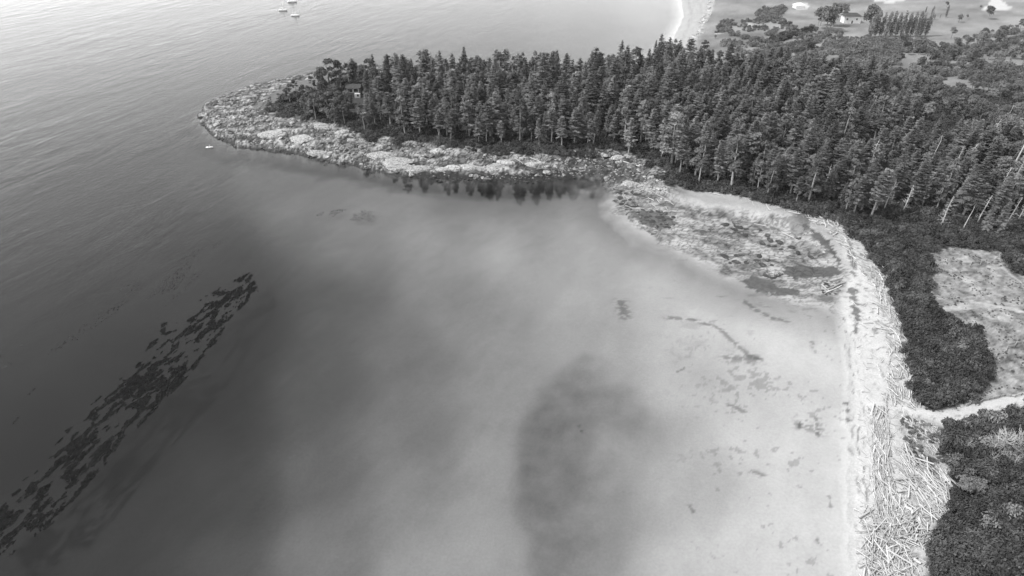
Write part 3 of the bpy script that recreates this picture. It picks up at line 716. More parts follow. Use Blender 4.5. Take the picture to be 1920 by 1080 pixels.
# hand-placed trees and bushes: (kind list, variant, px, py, height px at that place, label)
def px_per_m(p): return FPX/(p.y*CP-(p.z-CAM_H)*SP)
def put(name, cat, kinds, k, px, py, hpx, label, group=None, lean=(0, 0)):
    p = ground(px, py); H = kinds[k][2]; el = math.cos(math.atan2(CAM_H, p.y))
    s = hpx/(px_per_m(p)*H*el)
    return plant(name, cat, label, group, kinds[k], p, s, lean=lean)
for k, (x, y, h) in enumerate([(1532,54,38),(1556,56,34),(1528,66,18),(1548,60,52),(1562,50,44),(1578,40,34),(1628,60,52),(1538,48,40),(1500,84,26),(1512,92,30)]):
    put('broadleaf_tree', 'tree', BROAD, k % 5, x, y, h, ['round tree at the left front of the pale-trunked grove', 'tree at the right front of the pale-trunked grove', 'small broadleaf tree left of the pale-trunked grove', 'broad crowned tree at the front of the grove with pale trunks', 'tallest round tree of the grove left of the white house', 'round tree touching the left side of the white house', 'big round tree between the white house and the poplar row', 'broad tree at the back left of the grove near the sand bunker', 'small tree over the hedge at the left of the grove', 'bushy tree standing on the hooked clearing'][k])
pop_x = [1630, 1640, 1649, 1659, 1669, 1679, 1688, 1698, 1707, 1716, 1725, 1734]
ordn = ['first', 'second', 'third', 'fourth', 'fifth', 'sixth', 'seventh', 'eighth', 'ninth', 'tenth', 'eleventh', 'last']
for k, x in enumerate(pop_x):
    e = put('poplar_tree', 'tree', POP, k % 2, x, 70-(k % 3), 46+3*math.sin(k*2.3), f'slim upright poplar, {ordn[k]} from the left in the long row beside the lawn', 'poplars in a row'); e.scale = (e.scale[0]*1.15, e.scale[0]*1.15, e.scale[2])
for k, (x, y, h, l) in enumerate([(1735,24,12,'small slim poplar just behind the right end of the row'), (1745,37,26,'slim dark poplar standing apart right of the row'), (1752,36,9,'tiny sapling right of the lone slim poplar'), (1762,34,8,'sapling midway along the lawn edge line'), (1773,33,24,'lone slim poplar in front of the small round bush')]):
    put('poplar_tree', 'tree', POP, k % 2, x, y, h, l)
for k, (x, y, h, l) in enumerate([(1774,14,12,'small dark round bush alone on the upper lawn'), (1797,42,16,'pale roundish bush right of the lawn edge line'), (1812,36,9,'low pale bush beside a rounder bush on the lawn'), (1852,36,26,'dark lobed tree in front of the right white sand bunker'), (1838,18,9,'low bush at the left tip of the right sand bunker'), (1912,55,22,'dark bushy tree at the right edge of the lawn'), (1841,78,26,'dark spreading tree at the bottom edge of the open lawn'), (1783,72,22,'thin open-crowned tree at the lower left of the lawn'), (1341,73,8,'small dark round bush behind the far beach')]):
    put('broadleaf_tree', 'tree', BROAD, (k+3) % 5, x, y, h, l)
# dark pines on the grassy point
for k, (x, y, h, l) in enumerate([(608,188,40,'dark pine between the isolated pine and the edge pines'),(628,232,44,'dense pine above the wooded shore left of the shed'),(584,205,34,'dark pine below the isolated pine'),(600,160,30,'small pine left of the tall edge pines'),(508,200,18,'leftmost small dark pine on the tip of the point'), (527,197,20,'second small dark pine from the tip of the point'), (545,196,34,'dark clumped pine right of the two smallest pines on the tip'), (556,178,26,'dark wide pine on the grass near the north shore of the point'), (588,170,26,'very dark isolated pine on the open grass of the point'), (500,208,10,'lowest dark shrub-like pine beside the pale rocks'), (621,178,58,'tall dense dark pine at the left edge of the wood'), (640,172,52,'tall dark pine just right of the tallest edge pine'), (655,160,38,'round topped dark pine against the far water'), (592,222,44,'slender pine with bare pale trunk above the rubble slope'), (617,222,46,'bushy pine right of the pale-trunked pine'), (635,215,40,'dark pine left of the cabin'), (572,216,30,'short bushy pine at the shore edge left of the pale-trunked pine'), (560,205,26,'dark pine in the middle of the point above the rubble'), (652,218,44,'bushy pine below the cabin'), (610,200,44,'dark pine in the middle of the small grove'), (700,190,60,'tall pine just right of the cabin with bare trunk'), (712,196,62,'second tall bare-trunked pine right of the cabin'), (690,168,50,'pine behind the cabin'), (668,160,40,'dark pine above the cabin roof')]):
    put('pine_tree', 'tree', PINE, k % 4, x, y, h*1.08, l)
TIP = poly([(560,212),(600,200),(650,205),(660,238),(700,250),(690,256),(630,238),(575,226)], 3)
qt = jitter_pts(TIP, 6.0, 95)
for i, a in enumerate(qt):
    z = float(height(a[None])[0]); xx = pix(a[None], z)[0][0]; k = random.randrange(4); s = random.uniform(.8, 1.15)
    where = 'left of the bare-trunked pine' if xx < 590 else ('between the bare-trunked pine and the cabin' if xx < 640 else 'around the grey-roofed shed')
    if 650 < xx < 700 and random.random() < .6: continue
    plant('pine_tree', 'tree', f'{"large" if s > 1 else "small"} {("dense", "ragged", "squat", "high-crowned")[k]} pine in the shore grove {where}', 'pines of the point', PINE[k], (a[0], a[1], z), s)
# a few standing-out firs
for k, (x, y, h, l, v) in enumerate([(1228,98,22,'lone conical fir top standing against the far pale beach',3),(1268,118,34,'conical fir at the end of the wood against the far beach',3),(1242,248,122,'largest layered pale-tipped fir in the middle of the wood',6),(1262,200,100,'large conical fir behind the largest fir',6),(872,142,52,'dark spiky fir rising above the skyline near the left',3),(1160,146,66,'highest fir on the back skyline of the wood',6),(1085,270,72,'conical fir in the front row left of the pale dead-limbed fir',3)]):
    put('fir_tree', 'tree', FIR, v, x, y, h, l)

for k, (x, y, h, l) in enumerate([(1178,290,64,'grey thin-needled fir with pale trunk alone on the bank at the cove head'),(1345,342,60,'pale lichen-grey fir at the front of the wood above the pocket beach'),(1020,272,56,'grey half-bare fir in the front row over the cove'),(1640,402,56,'greyish half-bare fir above the beach bend'),(1845,440,52,'pale fan-branched fir at the top of the meadow'),(1870,438,60,'pale wispy fir right of the fan-branched one'),(1810,372,60,'pale grey fir above the pair of dead trees'),(1900,380,70,'tall wispy grey fir at the right edge'),(1700,300,60,'greyish fir below the dark hollow'),(1560,300,60,'greyish fir in the middle of the eastern wood'),(1440,250,66,'pale-tipped fir in the middle of the wood'),(1880,300,70,'pale grey fir high at the right edge')]):
    put('grey_fir', 'tree', GREYFIR, k % 3, x, y, h, l)
# ------------------------------------------------------------------ undergrowth, thicket
def shrub_thing(k, p, s, label, group=None, mat=None):
    e = obj('shrub', SCR[k] if mat else SHR[k], None, p, (0, 0, random.uniform(0, 6.28)), (s, s, s)); tag(e, label, 'shrub', group); return e
sx_ = [(1252,346,'dark rounded shrub at the corner of the rocks above the cove beach'), (1300,356,'dark low shrub behind the bright pocket beach'), (1110,290,'rounded shrub at the dark head of the cove'), (1215,312,'shrub beside the pale crumbling bank'), (1060,287,'pale round shrub at the right end of the front trees')]
protos = []
for k, (x, y, l) in enumerate(sx_):
    protos.append([shrub_thing(k, ground(x, y), 1.4, l)])
pale_protos = []
for k, (x, y, l) in enumerate([(1395,44,'small shrub on the round pale green of the back lawn'), (1352,52,'low shrub patch behind the far beach'), (1420,30,'pale shrub left of the hedge on the back lawn'), (1437,20,'shrub at the upper corner of the back hedge'), (1448,30,'shrub in the middle of the back hedge')]):
    pale_protos.append([shrub_thing(k, ground(x, y), 1.6, l, mat=1)])
def scat_shrubs(name, label, cat, pg, sp, seed, smin, smax, prot, extra=None, keep=None, sink=.25, hs=1.0, lift=0.0):
    q = jitter_pts(pg, sp, seed, .45); x_, y_ = pix(q, 2); q = q[(x_ < 2060) & (y_ < 1180)]
    if keep is not None: q = q[keep(q)]
    q = q[(dist_line(PATH, q) > 2.7) & (dist_line(PATH2, q) > .9)]
    z = height(q); md_ = fbm(q, 7, 3, seed)
    r = np.random.default_rng(seed); s = r.uniform(smin, smax, len(q))
    bl_ = 4.5*(fbm(q, 8, 4, seed+500)-.42)*lift; bl_ = np.clip(bl_, 0, 2.2)
    pts = [(a[0], a[1], h_-sink+u_) for a, h_, u_ in zip(q, z, bl_)]+(extra or [])
    n = len(pts); s = np.concatenate([s, r.uniform(smin, smax, n-len(s))]); md_ = np.concatenate([md_, np.full(n-len(md_), .5)])
    gscatter(name, label, cat, pts, np.stack([r.normal(0, .1, n), r.normal(0, .1, n), r.uniform(0, 6.28, n)], 1), np.stack([s, s, s*hs*(.55+1.1*md_)], 1), r.integers(0, len(prot), n), prot)
    print(name, n)
scat_shrubs('thicket', 'dense dark thicket of shrubs in the lower right corner below the sand path', 'thicket', THICKET, 1.25, 51, .55, 1.45, protos, hs=1.2, lift=1.0, keep=lambda q: sdf(THICKET, q)+(fbm(q, 4, 4, 411)-.5)*10 > .3)
scat_shrubs('hedge_thicket', 'dark belt of shrubs between the log beach and the meadow', 'thicket', HEDGE, 1.3, 53, .55, 1.5, protos, hs=1.25, lift=1.0, keep=lambda q: sdf(HEDGE, q)+(fbm(q, 4, 4, 413)-.5)*10 > .3)
scat_shrubs('pale_shrubs', 'lighter grey shrubs scattered through the dark thickets', 'shrubs', THICKET, 5.5, 52, .6, 1.3, pale_protos, hs=1.6, sink=-.8, keep=lambda q: fbm(q, 12, 3, 431) > .5)
scat_shrubs('pale_shrubs', 'lighter grey shrubs scattered through the belt beside the meadow', 'shrubs', HEDGE, 5.5, 54, .6, 1.2, pale_protos, hs=1.6, sink=-.8, keep=lambda q: fbm(q, 12, 3, 433) > .5)
scat_shrubs('undergrowth', 'dark undergrowth at the feet of the trees along the wood edge', 'undergrowth', FOREST, 2.4, 55, .9, 1.6, protos, keep=lambda q: (sdf(FOREST, q) < 22) | (pix(q, 2)[0] > 1640))
EDGE = poly([(500,205),(560,216),(640,232),(700,248),(760,262),(860,276),(950,282),(1090,280),(1200,290),(1262,340),(1270,372),(1200,318),(1150,300),(1060,306),(950,304),(860,300),(740,284),(680,270),(620,258),(560,240),(500,222)], 2)
scat_shrubs('shore_bushes', 'straggling low bushes spilling from the wood onto the rocks of the point', 'bushes', EDGE, 1.9, 56, .5, 1.3, protos, keep=lambda q: (fbm(q, 8, 3, 401)-.03*np.maximum(-sdf(FOREST, q), 0) > .47))
scat_shrubs('meadow_tufts', 'tussocks and low weeds dotted over the meadow', 'tussocks', MEADOW, 1.2, 58, .08, .24, pale_protos, keep=lambda q: fbm(q, 5, 3, 402) > .54, sink=.05)
scat_shrubs('backshore_weeds', 'low grey weeds between the upper logs', 'weeds', BACKBEACH, .9, 59, .15, .4, pale_protos, keep=lambda q: fbm(q, 4, 3, 403) > .45, sink=.05)
scat_shrubs('scrub', 'grey scrub covering the open ground behind the wood', 'scrub', SCRUB, 4.2, 57, 1.0, 2.2, pale_protos, extra=None, keep=lambda q: fbm(q, 40, 3, 18) < .58)
BACKHEDGE = poly([(1420,22),(1468,10),(1474,18),(1450,38),(1430,40)], 4)
BACKHEDGE2 = poly([(1438,80),(1446,70),(1480,60),(1520,52),(1530,56),(1490,68),(1450,82)], 4)
BACKHEDGE4 = poly([(1446,96),(1470,84),(1520,72),(1540,78),(1500,92),(1460,100)], 4)
BACKHEDGE5 = poly([(1540,80),(1600,72),(1740,80),(1730,100),(1560,104)], 4)
BACKHEDGE3 = poly([(1474,88),(1500,82),(1526,86),(1520,94),(1490,98)], 4)
for kk, (pg, l) in enumerate([(BACKHEDGE, 'clipped dark hedge block on the back lawn'), (BACKHEDGE2, 'tangled scrub strips below the grove of pale trunks'), (BACKHEDGE3, 'dark bush island on the hooked clearing'), (BACKHEDGE4, 'second tangled scrub strip just above the hooked clearing'), (BACKHEDGE5, 'dense scrub at the foot of the poplar row')]):
    scat_shrubs('scrub_patch', l, 'scrub', pg, 2.6, 61+kk, 1.0, 1.5, protos if kk in (1, 2) else pale_protos)
NB3 = poly([(1380,118),(1400,85),(1440,60),(1470,100),(1560,104),(1560,125),(1430,125)], 4)
scat_shrubs('scrub_patch', 'scattered grey bushes on the rough grass just behind the wood', 'scrub', NB3, 4, 68, .8, 1.8, pale_protos, keep=lambda q: fbm(q, 14, 3, 421) > .49)
NB5 = poly([(1346,96),(1352,66),(1400,24),(1440,8),(1480,40),(1560,60),(1640,72),(1640,96),(1480,112)], 4)
scat_shrubs('scrub_patch', 'loose bushes and rank grass around the hedges of the back lawn', 'scrub', NB5, 3.4, 70, .5, 1.5, pale_protos, keep=lambda q: fbm(q, 15, 4, 425) > .545)
NB4 = poly([(1745,92),(1780,84),(1860,62),(1950,40),(1950,80),(1800,96)], 4)
scat_shrubs('scrub_patch', 'bushes thinning out onto the open lawn at the right', 'scrub', NB4, 4.5, 69, .8, 1.9, pale_protos, keep=lambda q: fbm(q, 16, 3, 423) > .56)
NB2 = poly([(1348,38),(1375,36),(1372,58),(1342,60)], 3)
scat_shrubs('scrub_patch', 'rough grey scrub between the far beach and the lawn', 'scrub', NB2, 3, 67, .8, 1.3, pale_protos)

# ------------------------------------------------------------------ snags and dead trees
def snag_mesh(seed, H, r0, nb, spread, zr=(.25, .97), curve=.25):
    r = random.Random(seed); b_ = MB()
    pts = [(r.uniform(-.25, .25), r.uniform(-.25, .25), z) for z in (-.5, H*.3, H*.6, H*.85, H)]
    b_.tube(pts, [r0*1.2, r0*.9, r0*.65, r0*.4, r0*.1], 7)
    tr_ = b_.mesh('trunk', M['snag'], True); c = MB()
    for k in range(nb):
        z = H*r.uniform(*zr); az = r.uniform(0, 6.28); L = spread*(1.15-z/H)*r.uniform(.5, 1.1)
        d = Vector((math.cos(az), math.sin(az), r.uniform(-.2, .5))); o_ = Vector((0, 0, z))
        m1 = o_+d*L*.5; m2 = o_+d*L+Vector((0, 0, curve*L))
        c.tube([o_, m1, m2], [r0*.34, r0*.24, r0*.1], 4)
        for _ in range(3):
            a2 = az+r.uniform(-1, 1); f = r.uniform(.4, .9); s0 = o_+d*L*f
            c.tube([s0, s0+Vector((math.cos(a2), math.sin(a2), r.uniform(-.2, .6)))*L*.35], [r0*.17, r0*.06], 3)
    return tr_, c.mesh('dead_branches', M['snag'], True)
SN = [(snag_mesh(700, 16, .3, 30, 3.6), 16), (snag_mesh(701, 20, .32, 6, 1.2), 20), (snag_mesh(702, 11, .28, 26, 4.2, (.3, .95), .5), 11), (snag_mesh(703, 7, .16, 22, 3.4, (.2, .9), .7), 7), (snag_mesh(704, 18, .3, 55, 3.4, (.2, .98), -.2), 18)]
for (x, y, h, k, lean, l) in [(1618,345,66,0,.06,'white twisted dead tree standing out of the firs above the beach bend'), (1886,336,86,1,.12,'tall bare pole-like dead trunk leaning right near the right edge'), (1772,352,62,4,.1,'pale dead conifer with drooping bare branches, left of a pair'), (1790,352,66,0,.13,'thin pale dead tree, right of a pair'), (1858,392,62,4,.08,'pale dead tree with fan of bare twigs, left of the meadow corner'), (1874,390,70,4,.12,'pale dead tree with dense bare branches above the meadow'), (1830,422,46,0,.12,'small pale dead tree just above the meadow'), (1880,432,50,4,.15,'grey dead conifer right above the meadow edge'), (1872,255,46,1,.1,'broken pale dead trunk high in the eastern wood'), (1912,310,56,1,.15,'bare dead trunk at the far right edge of the wood'), (1690,402,44,0,.1,'grey dead tree above the start of the shrub belt'), (1735,330,60,1,.08,'thin bleached pole among the firs left of the pale pair'), (1840,300,60,0,.1,'pale dead tree high above the fan-branched fir'), (1800,440,44,1,.12,'short pale pole at the top edge of the shrub belt'), (1760,430,50,4,.08,'grey dead tree above the middle of the shrub belt'), (1895,350,60,0,.14,'leaning pale dead tree near the right edge'), (1540,372,50,0,.05,'pale dead tree at the front above the tidal flat'), (1480,352,50,1,.03,'thin dead pole in the front row above the tidal flat'), (1905,420,40,0,.1,'slim dead tree at the right edge above the meadow'), (1655,398,50,1,.1,'dead pole among the front firs')]:
    (tk, br), H = SN[k]; p = ground(x, y); s = 1.22*h/(px_per_m(p)*H*math.cos(math.atan2(CAM_H, p.y)))
    e = empty('dead_tree', p, random.uniform(0, 6.28), s); e.rotation_mode = 'XYZ'
    e.rotation_euler = (random.uniform(-.06, .04), 0, 0); e.rotation_euler = (Matrix.Rotation(lean, 4, 'Y') @ Matrix.Rotation(random.uniform(0, 6.28), 4, 'Z')).to_euler()
    obj('trunk', tk, e); obj('dead_branches', br, e); tag(e, l, 'dead tree', 'dead trees')
for (x, y, s, l) in [(1858,866,1.3,'branching bare dead shrub at the left of the bleached clump in the thicket'), (1878,855,1.5,'tall bare forked shrub in the middle of the bleached clump'), (1892,858,1.4,'upright bare shrub in the bleached clump'), (1908,856,1.5,'bare leaning dead stem at the right of the bleached clump'), (1850,876,.9,'low bleached dead branches in front of the clump'), (1806,848,.8,'small bare stems under the pale bush left of the clump'), (1895,888,.8,'short pale dead stem below the bleached clump'), (1762,670,.55,'bleached dead branches poking from the round shrub belt'), (1690,490,.6,'dead pale branches in the upper shrub belt'), (1782,725,.5,'low grey dead twigs at the bottom of the shrub belt'), (1915,500,.8,'bare shrub in the dark trees right of the meadow')]:
    (tk, br), H = SN[3]; p = ground(x, y); e = empty('dead_shrub', p+Vector((0, 0, .8)), random.uniform(0, 6.28), s*.85)
    e.rotation_euler = (random.uniform(-.3, .3), random.uniform(-.1, .4), random.uniform(0, 6.28))
    obj('trunk', tk, e); obj('dead_branches', br, e); tag(e, l, 'dead shrub', 'bleached dead shrubs')
# pale umbrella tree in the thicket and pale bushes
r = random.Random(5)
lob = [(r.uniform(-3, 3), r.uniform(-1.6, 1.6), 3.6+r.uniform(-.5, .4), r.uniform(.7, 1.4)) for _ in range(12)]
uc = lobe_crown(801, lob, 2200, .2, M['palecrown'], squash=.5); b_ = MB(); b_.tube([(-.9, -.9, 0), (-.6, -.5, 1.6), (.1, 0, 3.5)], [.2, .17, .1], 7)
p = ground(1818, 925); e = empty('umbrella_tree', p, 0, .85); obj('crown', uc, e); b_.build('trunk', M['snag'], e, True); tag(e, 'pale flat-topped umbrella-shaped tree with light trunk in the dark thicket', 'tree')
for (x, y, s, l) in [(1862,852,1.5,'pale grey bush behind the bleached branches in the thicket'), (1818,842,.9,'small pale bush left of the bleached clump'), (1888,868,1.3,'pale bush in front of the upright bare stems'), (1905,880,1.0,'pale scrubby bush at the right edge of the bleached clump')]:
    lb = [(r.uniform(-1.6, 1.6), r.uniform(-1, 1), 1.8+r.uniform(-.4, .5), r.uniform(.6, 1.1)) for _ in range(8)]
    c_ = lobe_crown(int(x), lb, 900, .16, M['palecrown'], name='pale_bush'); tag(obj('pale_bush', c_, None, ground(x, y)+Vector((0, 0, .4)), scale=(s, s, s)), l, 'bush')
b_ = MB(); b_.tube([(0, 0, 0), (3.2, 1.0, .25), (6.5, 1.2, .2), (8.2, 2.0, .5)], [.22, .2, .16, .06], 7)
tag(b_.build('fallen_trunk', M['snag'], None, True, loc=ground(1783, 256)+Vector((0, 0, 1.2)), rot=(0, 0, -.5)), 'pale fallen trunk beside the dark hollow in the wood', 'fallen tree')

# ------------------------------------------------------------------ rocks
def rock_mesh(seed, flat=.6, mat='rock', sub=2, name='boulder', blocky=.5):
    import bmesh
    r = np.random.default_rng(seed); bm = bmesh.new(); bmesh.ops.create_icosphere(bm, subdivisions=sub, radius=1)
    pl = nrm(r.normal(size=(9, 3))); dd = r.uniform(.55, .9, 9)
    for v_ in bm.verts:
        c = np.array(v_.co)
        for n_, d_ in zip(pl, dd):
            k = c@n_-d_
            if k > 0: c = c-n_*k*.92
        c = c*(1+r.normal(0, .035)); c[2] *= flat
        v_.co = c
    me = bpy.data.meshes.new(name); bm.to_mesh(me); bm.free(); me.materials.append(M[mat]); return me
RK = [rock_mesh(900+k, (.55, .75, .45, .65, .5, .8)[k]) for k in range(6)]
RKP = [rock_mesh(920+k, (.55, .7, .5)[k], 'palerock') for k in range(3)]
def slab_mesh(seed):
    r = random.Random(seed); b_ = MB(); n = 18; ph = r.uniform(0, 6)
    def outline(sc, ox, oy, jag):
        return [((ox+math.cos(6.283*i/n)*sc*(1+jag*math.sin(2*6.283*i/n+ph)+r.uniform(-.16, .14))), (oy+math.sin(6.283*i/n)*sc*(1+jag*math.cos(3*6.283*i/n+ph)+r.uniform(-.16, .14)))) for i in range(n)]
    z = -.5; ox = oy = 0
    for ly in range(3):
        sc = (1, .8, .5)[ly]; ox += r.uniform(-.16, .16); oy += r.uniform(-.05, .14); o = outline(sc, ox, oy, .16); h_ = (.62, .17, .13)[ly]; ba = len(b_.v)
        for (x, y) in o: b_.v.append((x, y, z))
        for (x, y) in o: b_.v.append((x*.98, y*.98, z+h_*.8+.03*x))
        for (x, y) in o: b_.v.append((ox+(x-ox)*.93, oy+(y-oy)*.93, z+h_+.05*x+r.uniform(-.02, .02)))
        b_.v.append((ox, oy, z+h_+.02))
        for q in range(2):
            for i in range(n): b_.f.append((ba+q*n+i, ba+q*n+(i+1) % n, ba+(q+1)*n+(i+1) % n, ba+(q+1)*n+i))
        for i in range(n): b_.f.append((ba+2*n+i, ba+2*n+(i+1) % n, ba+3*n))
        z += h_*.97
    return b_.mesh('rock_slab', M['palerock'])
SLAB = [slab_mesh(940+k) for k in range(6)]
PLATE = [rock_mesh(960+k, .22, 'rock', 2, 'rock_plate') for k in range(3)]
# named pale slabs: centre, length px, label
slabs = [(512,251,48,'long pale sandstone slab left of centre on the tip of the point'), (530,244,26,'small pale slab just above the long one near the tip'), (566,261,44,'pale sloping slab under the dark rubble slope'), (606,237,38,'pale ledge below the pine with a bare trunk'), (643,247,30,'pale slab with dark bushes behind it'), (600,286,36,'low pale slab near the wet shore left of the inlet'), (660,262,14,'bright rounded block above the rubble'), (674,266,12,'second bright block right of the rounded one'), (718,291,52,'wide pale slab right of the small inlet'), (756,307,70,'longest pale waterside slab'), (786,316,50,'pale slab at the water under the longest slab'), (832,316,24,'short pale slab left of the bright kerb-like ledge'), (846,314,34,'leftmost block of the bright ledge above the mirrored trees'), (887,313,42,'middle block of the bright ledge above the mirrored trees'), (930,313,46,'rightmost block of the bright ledge above the mirrored trees'), (1023,322,16,'single small pale block at the dark waterline'), (1158,294,26,'big pale boulder-like block at the cove head'), (1138,291,13,'pale square block left of the big one at the cove head'), (1175,293,16,'grey block right of the big one at the cove head'), (1162,303,14,'pale block against the leaning log'), (1110,287,30,'flat pale ledge under the bushes at the cove head'), (1185,345,34,'pale bedrock shelf right of the dark cove rocks'), (1196,360,40,'lower pale bedrock shelf with thin logs on it'), (1190,385,26,'pale tongue of bedrock above the dark plates'), (382,217,18,'flat pale slab at the very tip of the point'), (383,234,16,'lower flat slab at the tip of the point'), (1450,515,34,'large rounded pale rock between the two dark pools'), (1500,446,16,'pale rock left of the weedy channel'), (1520,437,9,'small round pale rock at the top of the weedy channel'), (1533,456,9,'pale rock in the middle of the weedy channel'), (950,303,30,'pale ledge below the scattered logs'), (1000,306,26,'pale ledge right of the scattered logs'), (820,282,24,'pale ground ledge at the foot of the trees'), (880,278,26,'pale ledge at the foot of the leaning dead pole')]
for k, (x, y, L, l) in enumerate(slabs):
    p = ground(x, y); s = L/px_per_m(p)/2*1.1
    tag(obj('rock_slab', SLAB[k % 6], None, p+Vector((0, 0, -.05)), (random.gauss(0, .05), random.gauss(0, .05), random.gauss(0, .15)+(math.pi if k % 2 else 0)), (s, s*random.uniform(.45, .8), max(1.0, min(2.2, s*.4)))), l, 'rock')
near_rocks = [(479,157,12,'square dark-sided rock standing off the north shore'), (497,163,16,'flat dark rock right of the square rock off the north shore'), (426,177,9,'small flat rock off the north-west shore'), (445,175,8,'dark rock beside the small flat rock'), (460,169,10,'low dark rock in the north shallows'), (557,146,10,'dark angular rock by the grass on the north shore'), (581,141,5,'tiny rock near the north shore'), (405,192,6,'small rock near the north-west tip'), (520,158,7,'dark rock at the edge of the north shallows'), (600,137,6,'small dark rock north of the pines')]
for k, (x, y, L, l) in enumerate(near_rocks):
    p = at(x, y, .2); s = L/px_per_m(p)/2
    tag(obj('boulder', RK[k % 6], None, (p.x, p.y, .15), (0, 0, random.uniform(0, 6)), (s*1.2, s, max(.5, s*.6))), l, 'rock')
zones = [(poly([(376,214),(395,196),(440,182),(490,190),(520,215),(560,232),(560,262),(540,285),(500,284),(440,275),(388,250)], .8), 2.6, 'grey boulder', 'on the bouldery tip of the point'),
         (poly([(560,232),(600,240),(650,255),(700,266),(740,274),(740,290),(640,285),(590,262)], 2), 2.3, 'dark angular boulder', 'on the rubble slope below the pines'),
         (poly([(540,262),(640,285),(760,300),(760,326),(700,320),(650,308),(620,305),(560,291)], 1), 2.7, 'grey boulder', 'near the wet shore around the small inlet'),
         (poly([(740,276),(860,288),(960,294),(1040,298),(1075,305),(1060,322),(940,308),(840,306),(760,300)], 2), 2.9, 'grey stone', 'on the shore shelf below the front firs'),
         (poly([(760,326),(850,329),(950,332),(1050,326),(1100,316),(1100,330),(1040,337),(950,341),(850,337),(770,333)], .3), 2.4, 'dark wet boulder', 'along the waterline under the mirrored firs'),
         (poly([(1060,296),(1130,296),(1160,305),(1190,315),(1200,335),(1170,352),(1140,348),(1128,334),(1095,324),(1060,322)], .4), 2.2, 'dark cove boulder', 'in the dark head of the cove'),
         (poly([(1200,305),(1235,315),(1255,350),(1240,372),(1205,350),(1190,330)], 2), 2.6, 'pale boulder', 'on the bank right of the cove'),
         (poly([(398,190),(430,176),(500,160),(540,155),(500,185),(450,192)], .3), 4.0, 'low dark rock', 'in the north shallows of the point')]
cand = []
for zi, (pg, sp, kind, where) in enumerate(zones):
    q = jitter_pts(pg, sp, 70+zi, .48); z = height(q)
    for a, h_ in zip(q, z):
        if random.random() < .8 and fbm(a[None], 11, 3, 300+zi)[0] > .40: cand.append((zi, a[0], a[1], h_, min(2.1, random.uniform(.45, .95)*math.exp(random.gauss(0, .35)))))
cand.sort(key=lambda c: -c[4]/math.hypot(c[2], c[1]))
bp = {}
rest = []
for n_, (zi, x, y, z, s) in enumerate(cand):
    k = random.randrange(6); pale = random.random() < .3 and zi not in (1, 4, 5, 7) or zi == 6
    if n_ < 280:
        kk, w_ = zones[zi][2], zones[zi][3]
        if pale and 'pale' not in kk: kk = 'pale boulder'
        sz = 'large' if s > 1.15 else 'small'
        o = obj('boulder', RKP[k % 3] if pale else RK[k], None, (x, y, z+s*.1), (random.gauss(0, .2), random.gauss(0, .2), random.uniform(0, 6.28)), (s*random.uniform(.9, 1.5), s, s*random.uniform(.8, 1.2)))
        xx = pix(np.array([[x, y]]), z)[0][0]; zc = zones[zi][0]; pm = pix(zc, 1)[0]; f_ = (xx-pm.min())/(pm.max()-pm.min()+1e-6)
        part_ = ('west end of it', 'west half of it', 'middle of it', 'east half of it', 'east end of it')[int(min(.99, max(0, f_))*5)]
        tag(o, f'{sz} {kk} {w_}, {part_}', 'rock', 'boulders of the point')
        if not pale: bp.setdefault(k, [o])
    else: rest.append((x, y, z, s, k))
q = []
for zi, (pg, sp, kind, where) in enumerate(zones):
    a = jitter_pts(pg, 1.25 if zi != 7 else 3, 170+zi, .5)
    a = a[fbm(a, 7, 3, 330) > .49]
    q.append(a)
a = jitter_pts(LAND, 2.0, 190, .5); ax, ay = pix(a); sa = sdf(LAND, a)
q.append(a[(sa < 3.0) & (ax < 1180) & (ax > 360) & (ay > 180)])
q = np.vstack(q); zq = height(q); sq = np.minimum(.75, .3*np.exp(rng.normal(0, .4, len(q))))
P_ = [(x, y, z) for x, y, z, s, k in rest]+[(a_2[0], a_2[1], h_-.05) for a_2, h_ in zip(q, zq)]
s_ = np.array([s for *_, s, k in rest]+list(sq)); n_ = len(P_); kb = sorted(bp)
gscatter('rubble', 'loose grey stones filling the gaps between the boulders of the point', 'stones', P_, rng.normal(0, 1, (n_, 3))*np.array([.2, .2, 3]), np.stack([s_*rng.uniform(.9, 1.5, n_), s_, s_], 1), rng.integers(0, len(kb), n_), [bp[k] for k in kb])
print('boulders', len(cand), 'rubble', n_)
# cracked plates on the tidal flat
pl_z = [(poly([(1183,396),(1215,390),(1262,404),(1275,422),(1262,432),(1205,424)], .3), 3.0, 'dark cracked rock plate below the pale bedrock tongue'), (poly([(1340,470),(1380,468),(1430,480),(1450,500),(1420,505),(1370,500)], .2), 3.8, 'flat grey rock plate at the seaward edge of the tidal flat'),
        (poly([(1345,410),(1400,420),(1470,450),(1530,480),(1500,490),(1440,460),(1380,440)], .4), 4.4, 'small grey rock on the tidal flat'), (poly([(1150,352),(1178,350),(1190,380),(1180,400),(1160,385)], .2), 3.0, 'dark weedy rock at the corner of the cove'), (poly([(1545,525),(1580,530),(1580,548),(1550,556),(1540,545)], .4), 1.6, 'small rock at the foot of the jumbled logs on the flat')]
for zi, (pg, sp, l) in enumerate(pl_z):
    for a in jitter_pts(pg, sp, 80+zi, .4):
        z = float(height(a[None])[0]); s = random.uniform(.5, 1.3)*sp/3.2
        tag(obj('rock_plate', random.choice(PLATE), None, (a[0], a[1], max(z, .0)+.05), (random.gauss(0, .08), random.gauss(0, .08), random.uniform(0, 6.28)), (s*1.5, s, s)), l, 'rock', 'plates of the tidal flat')
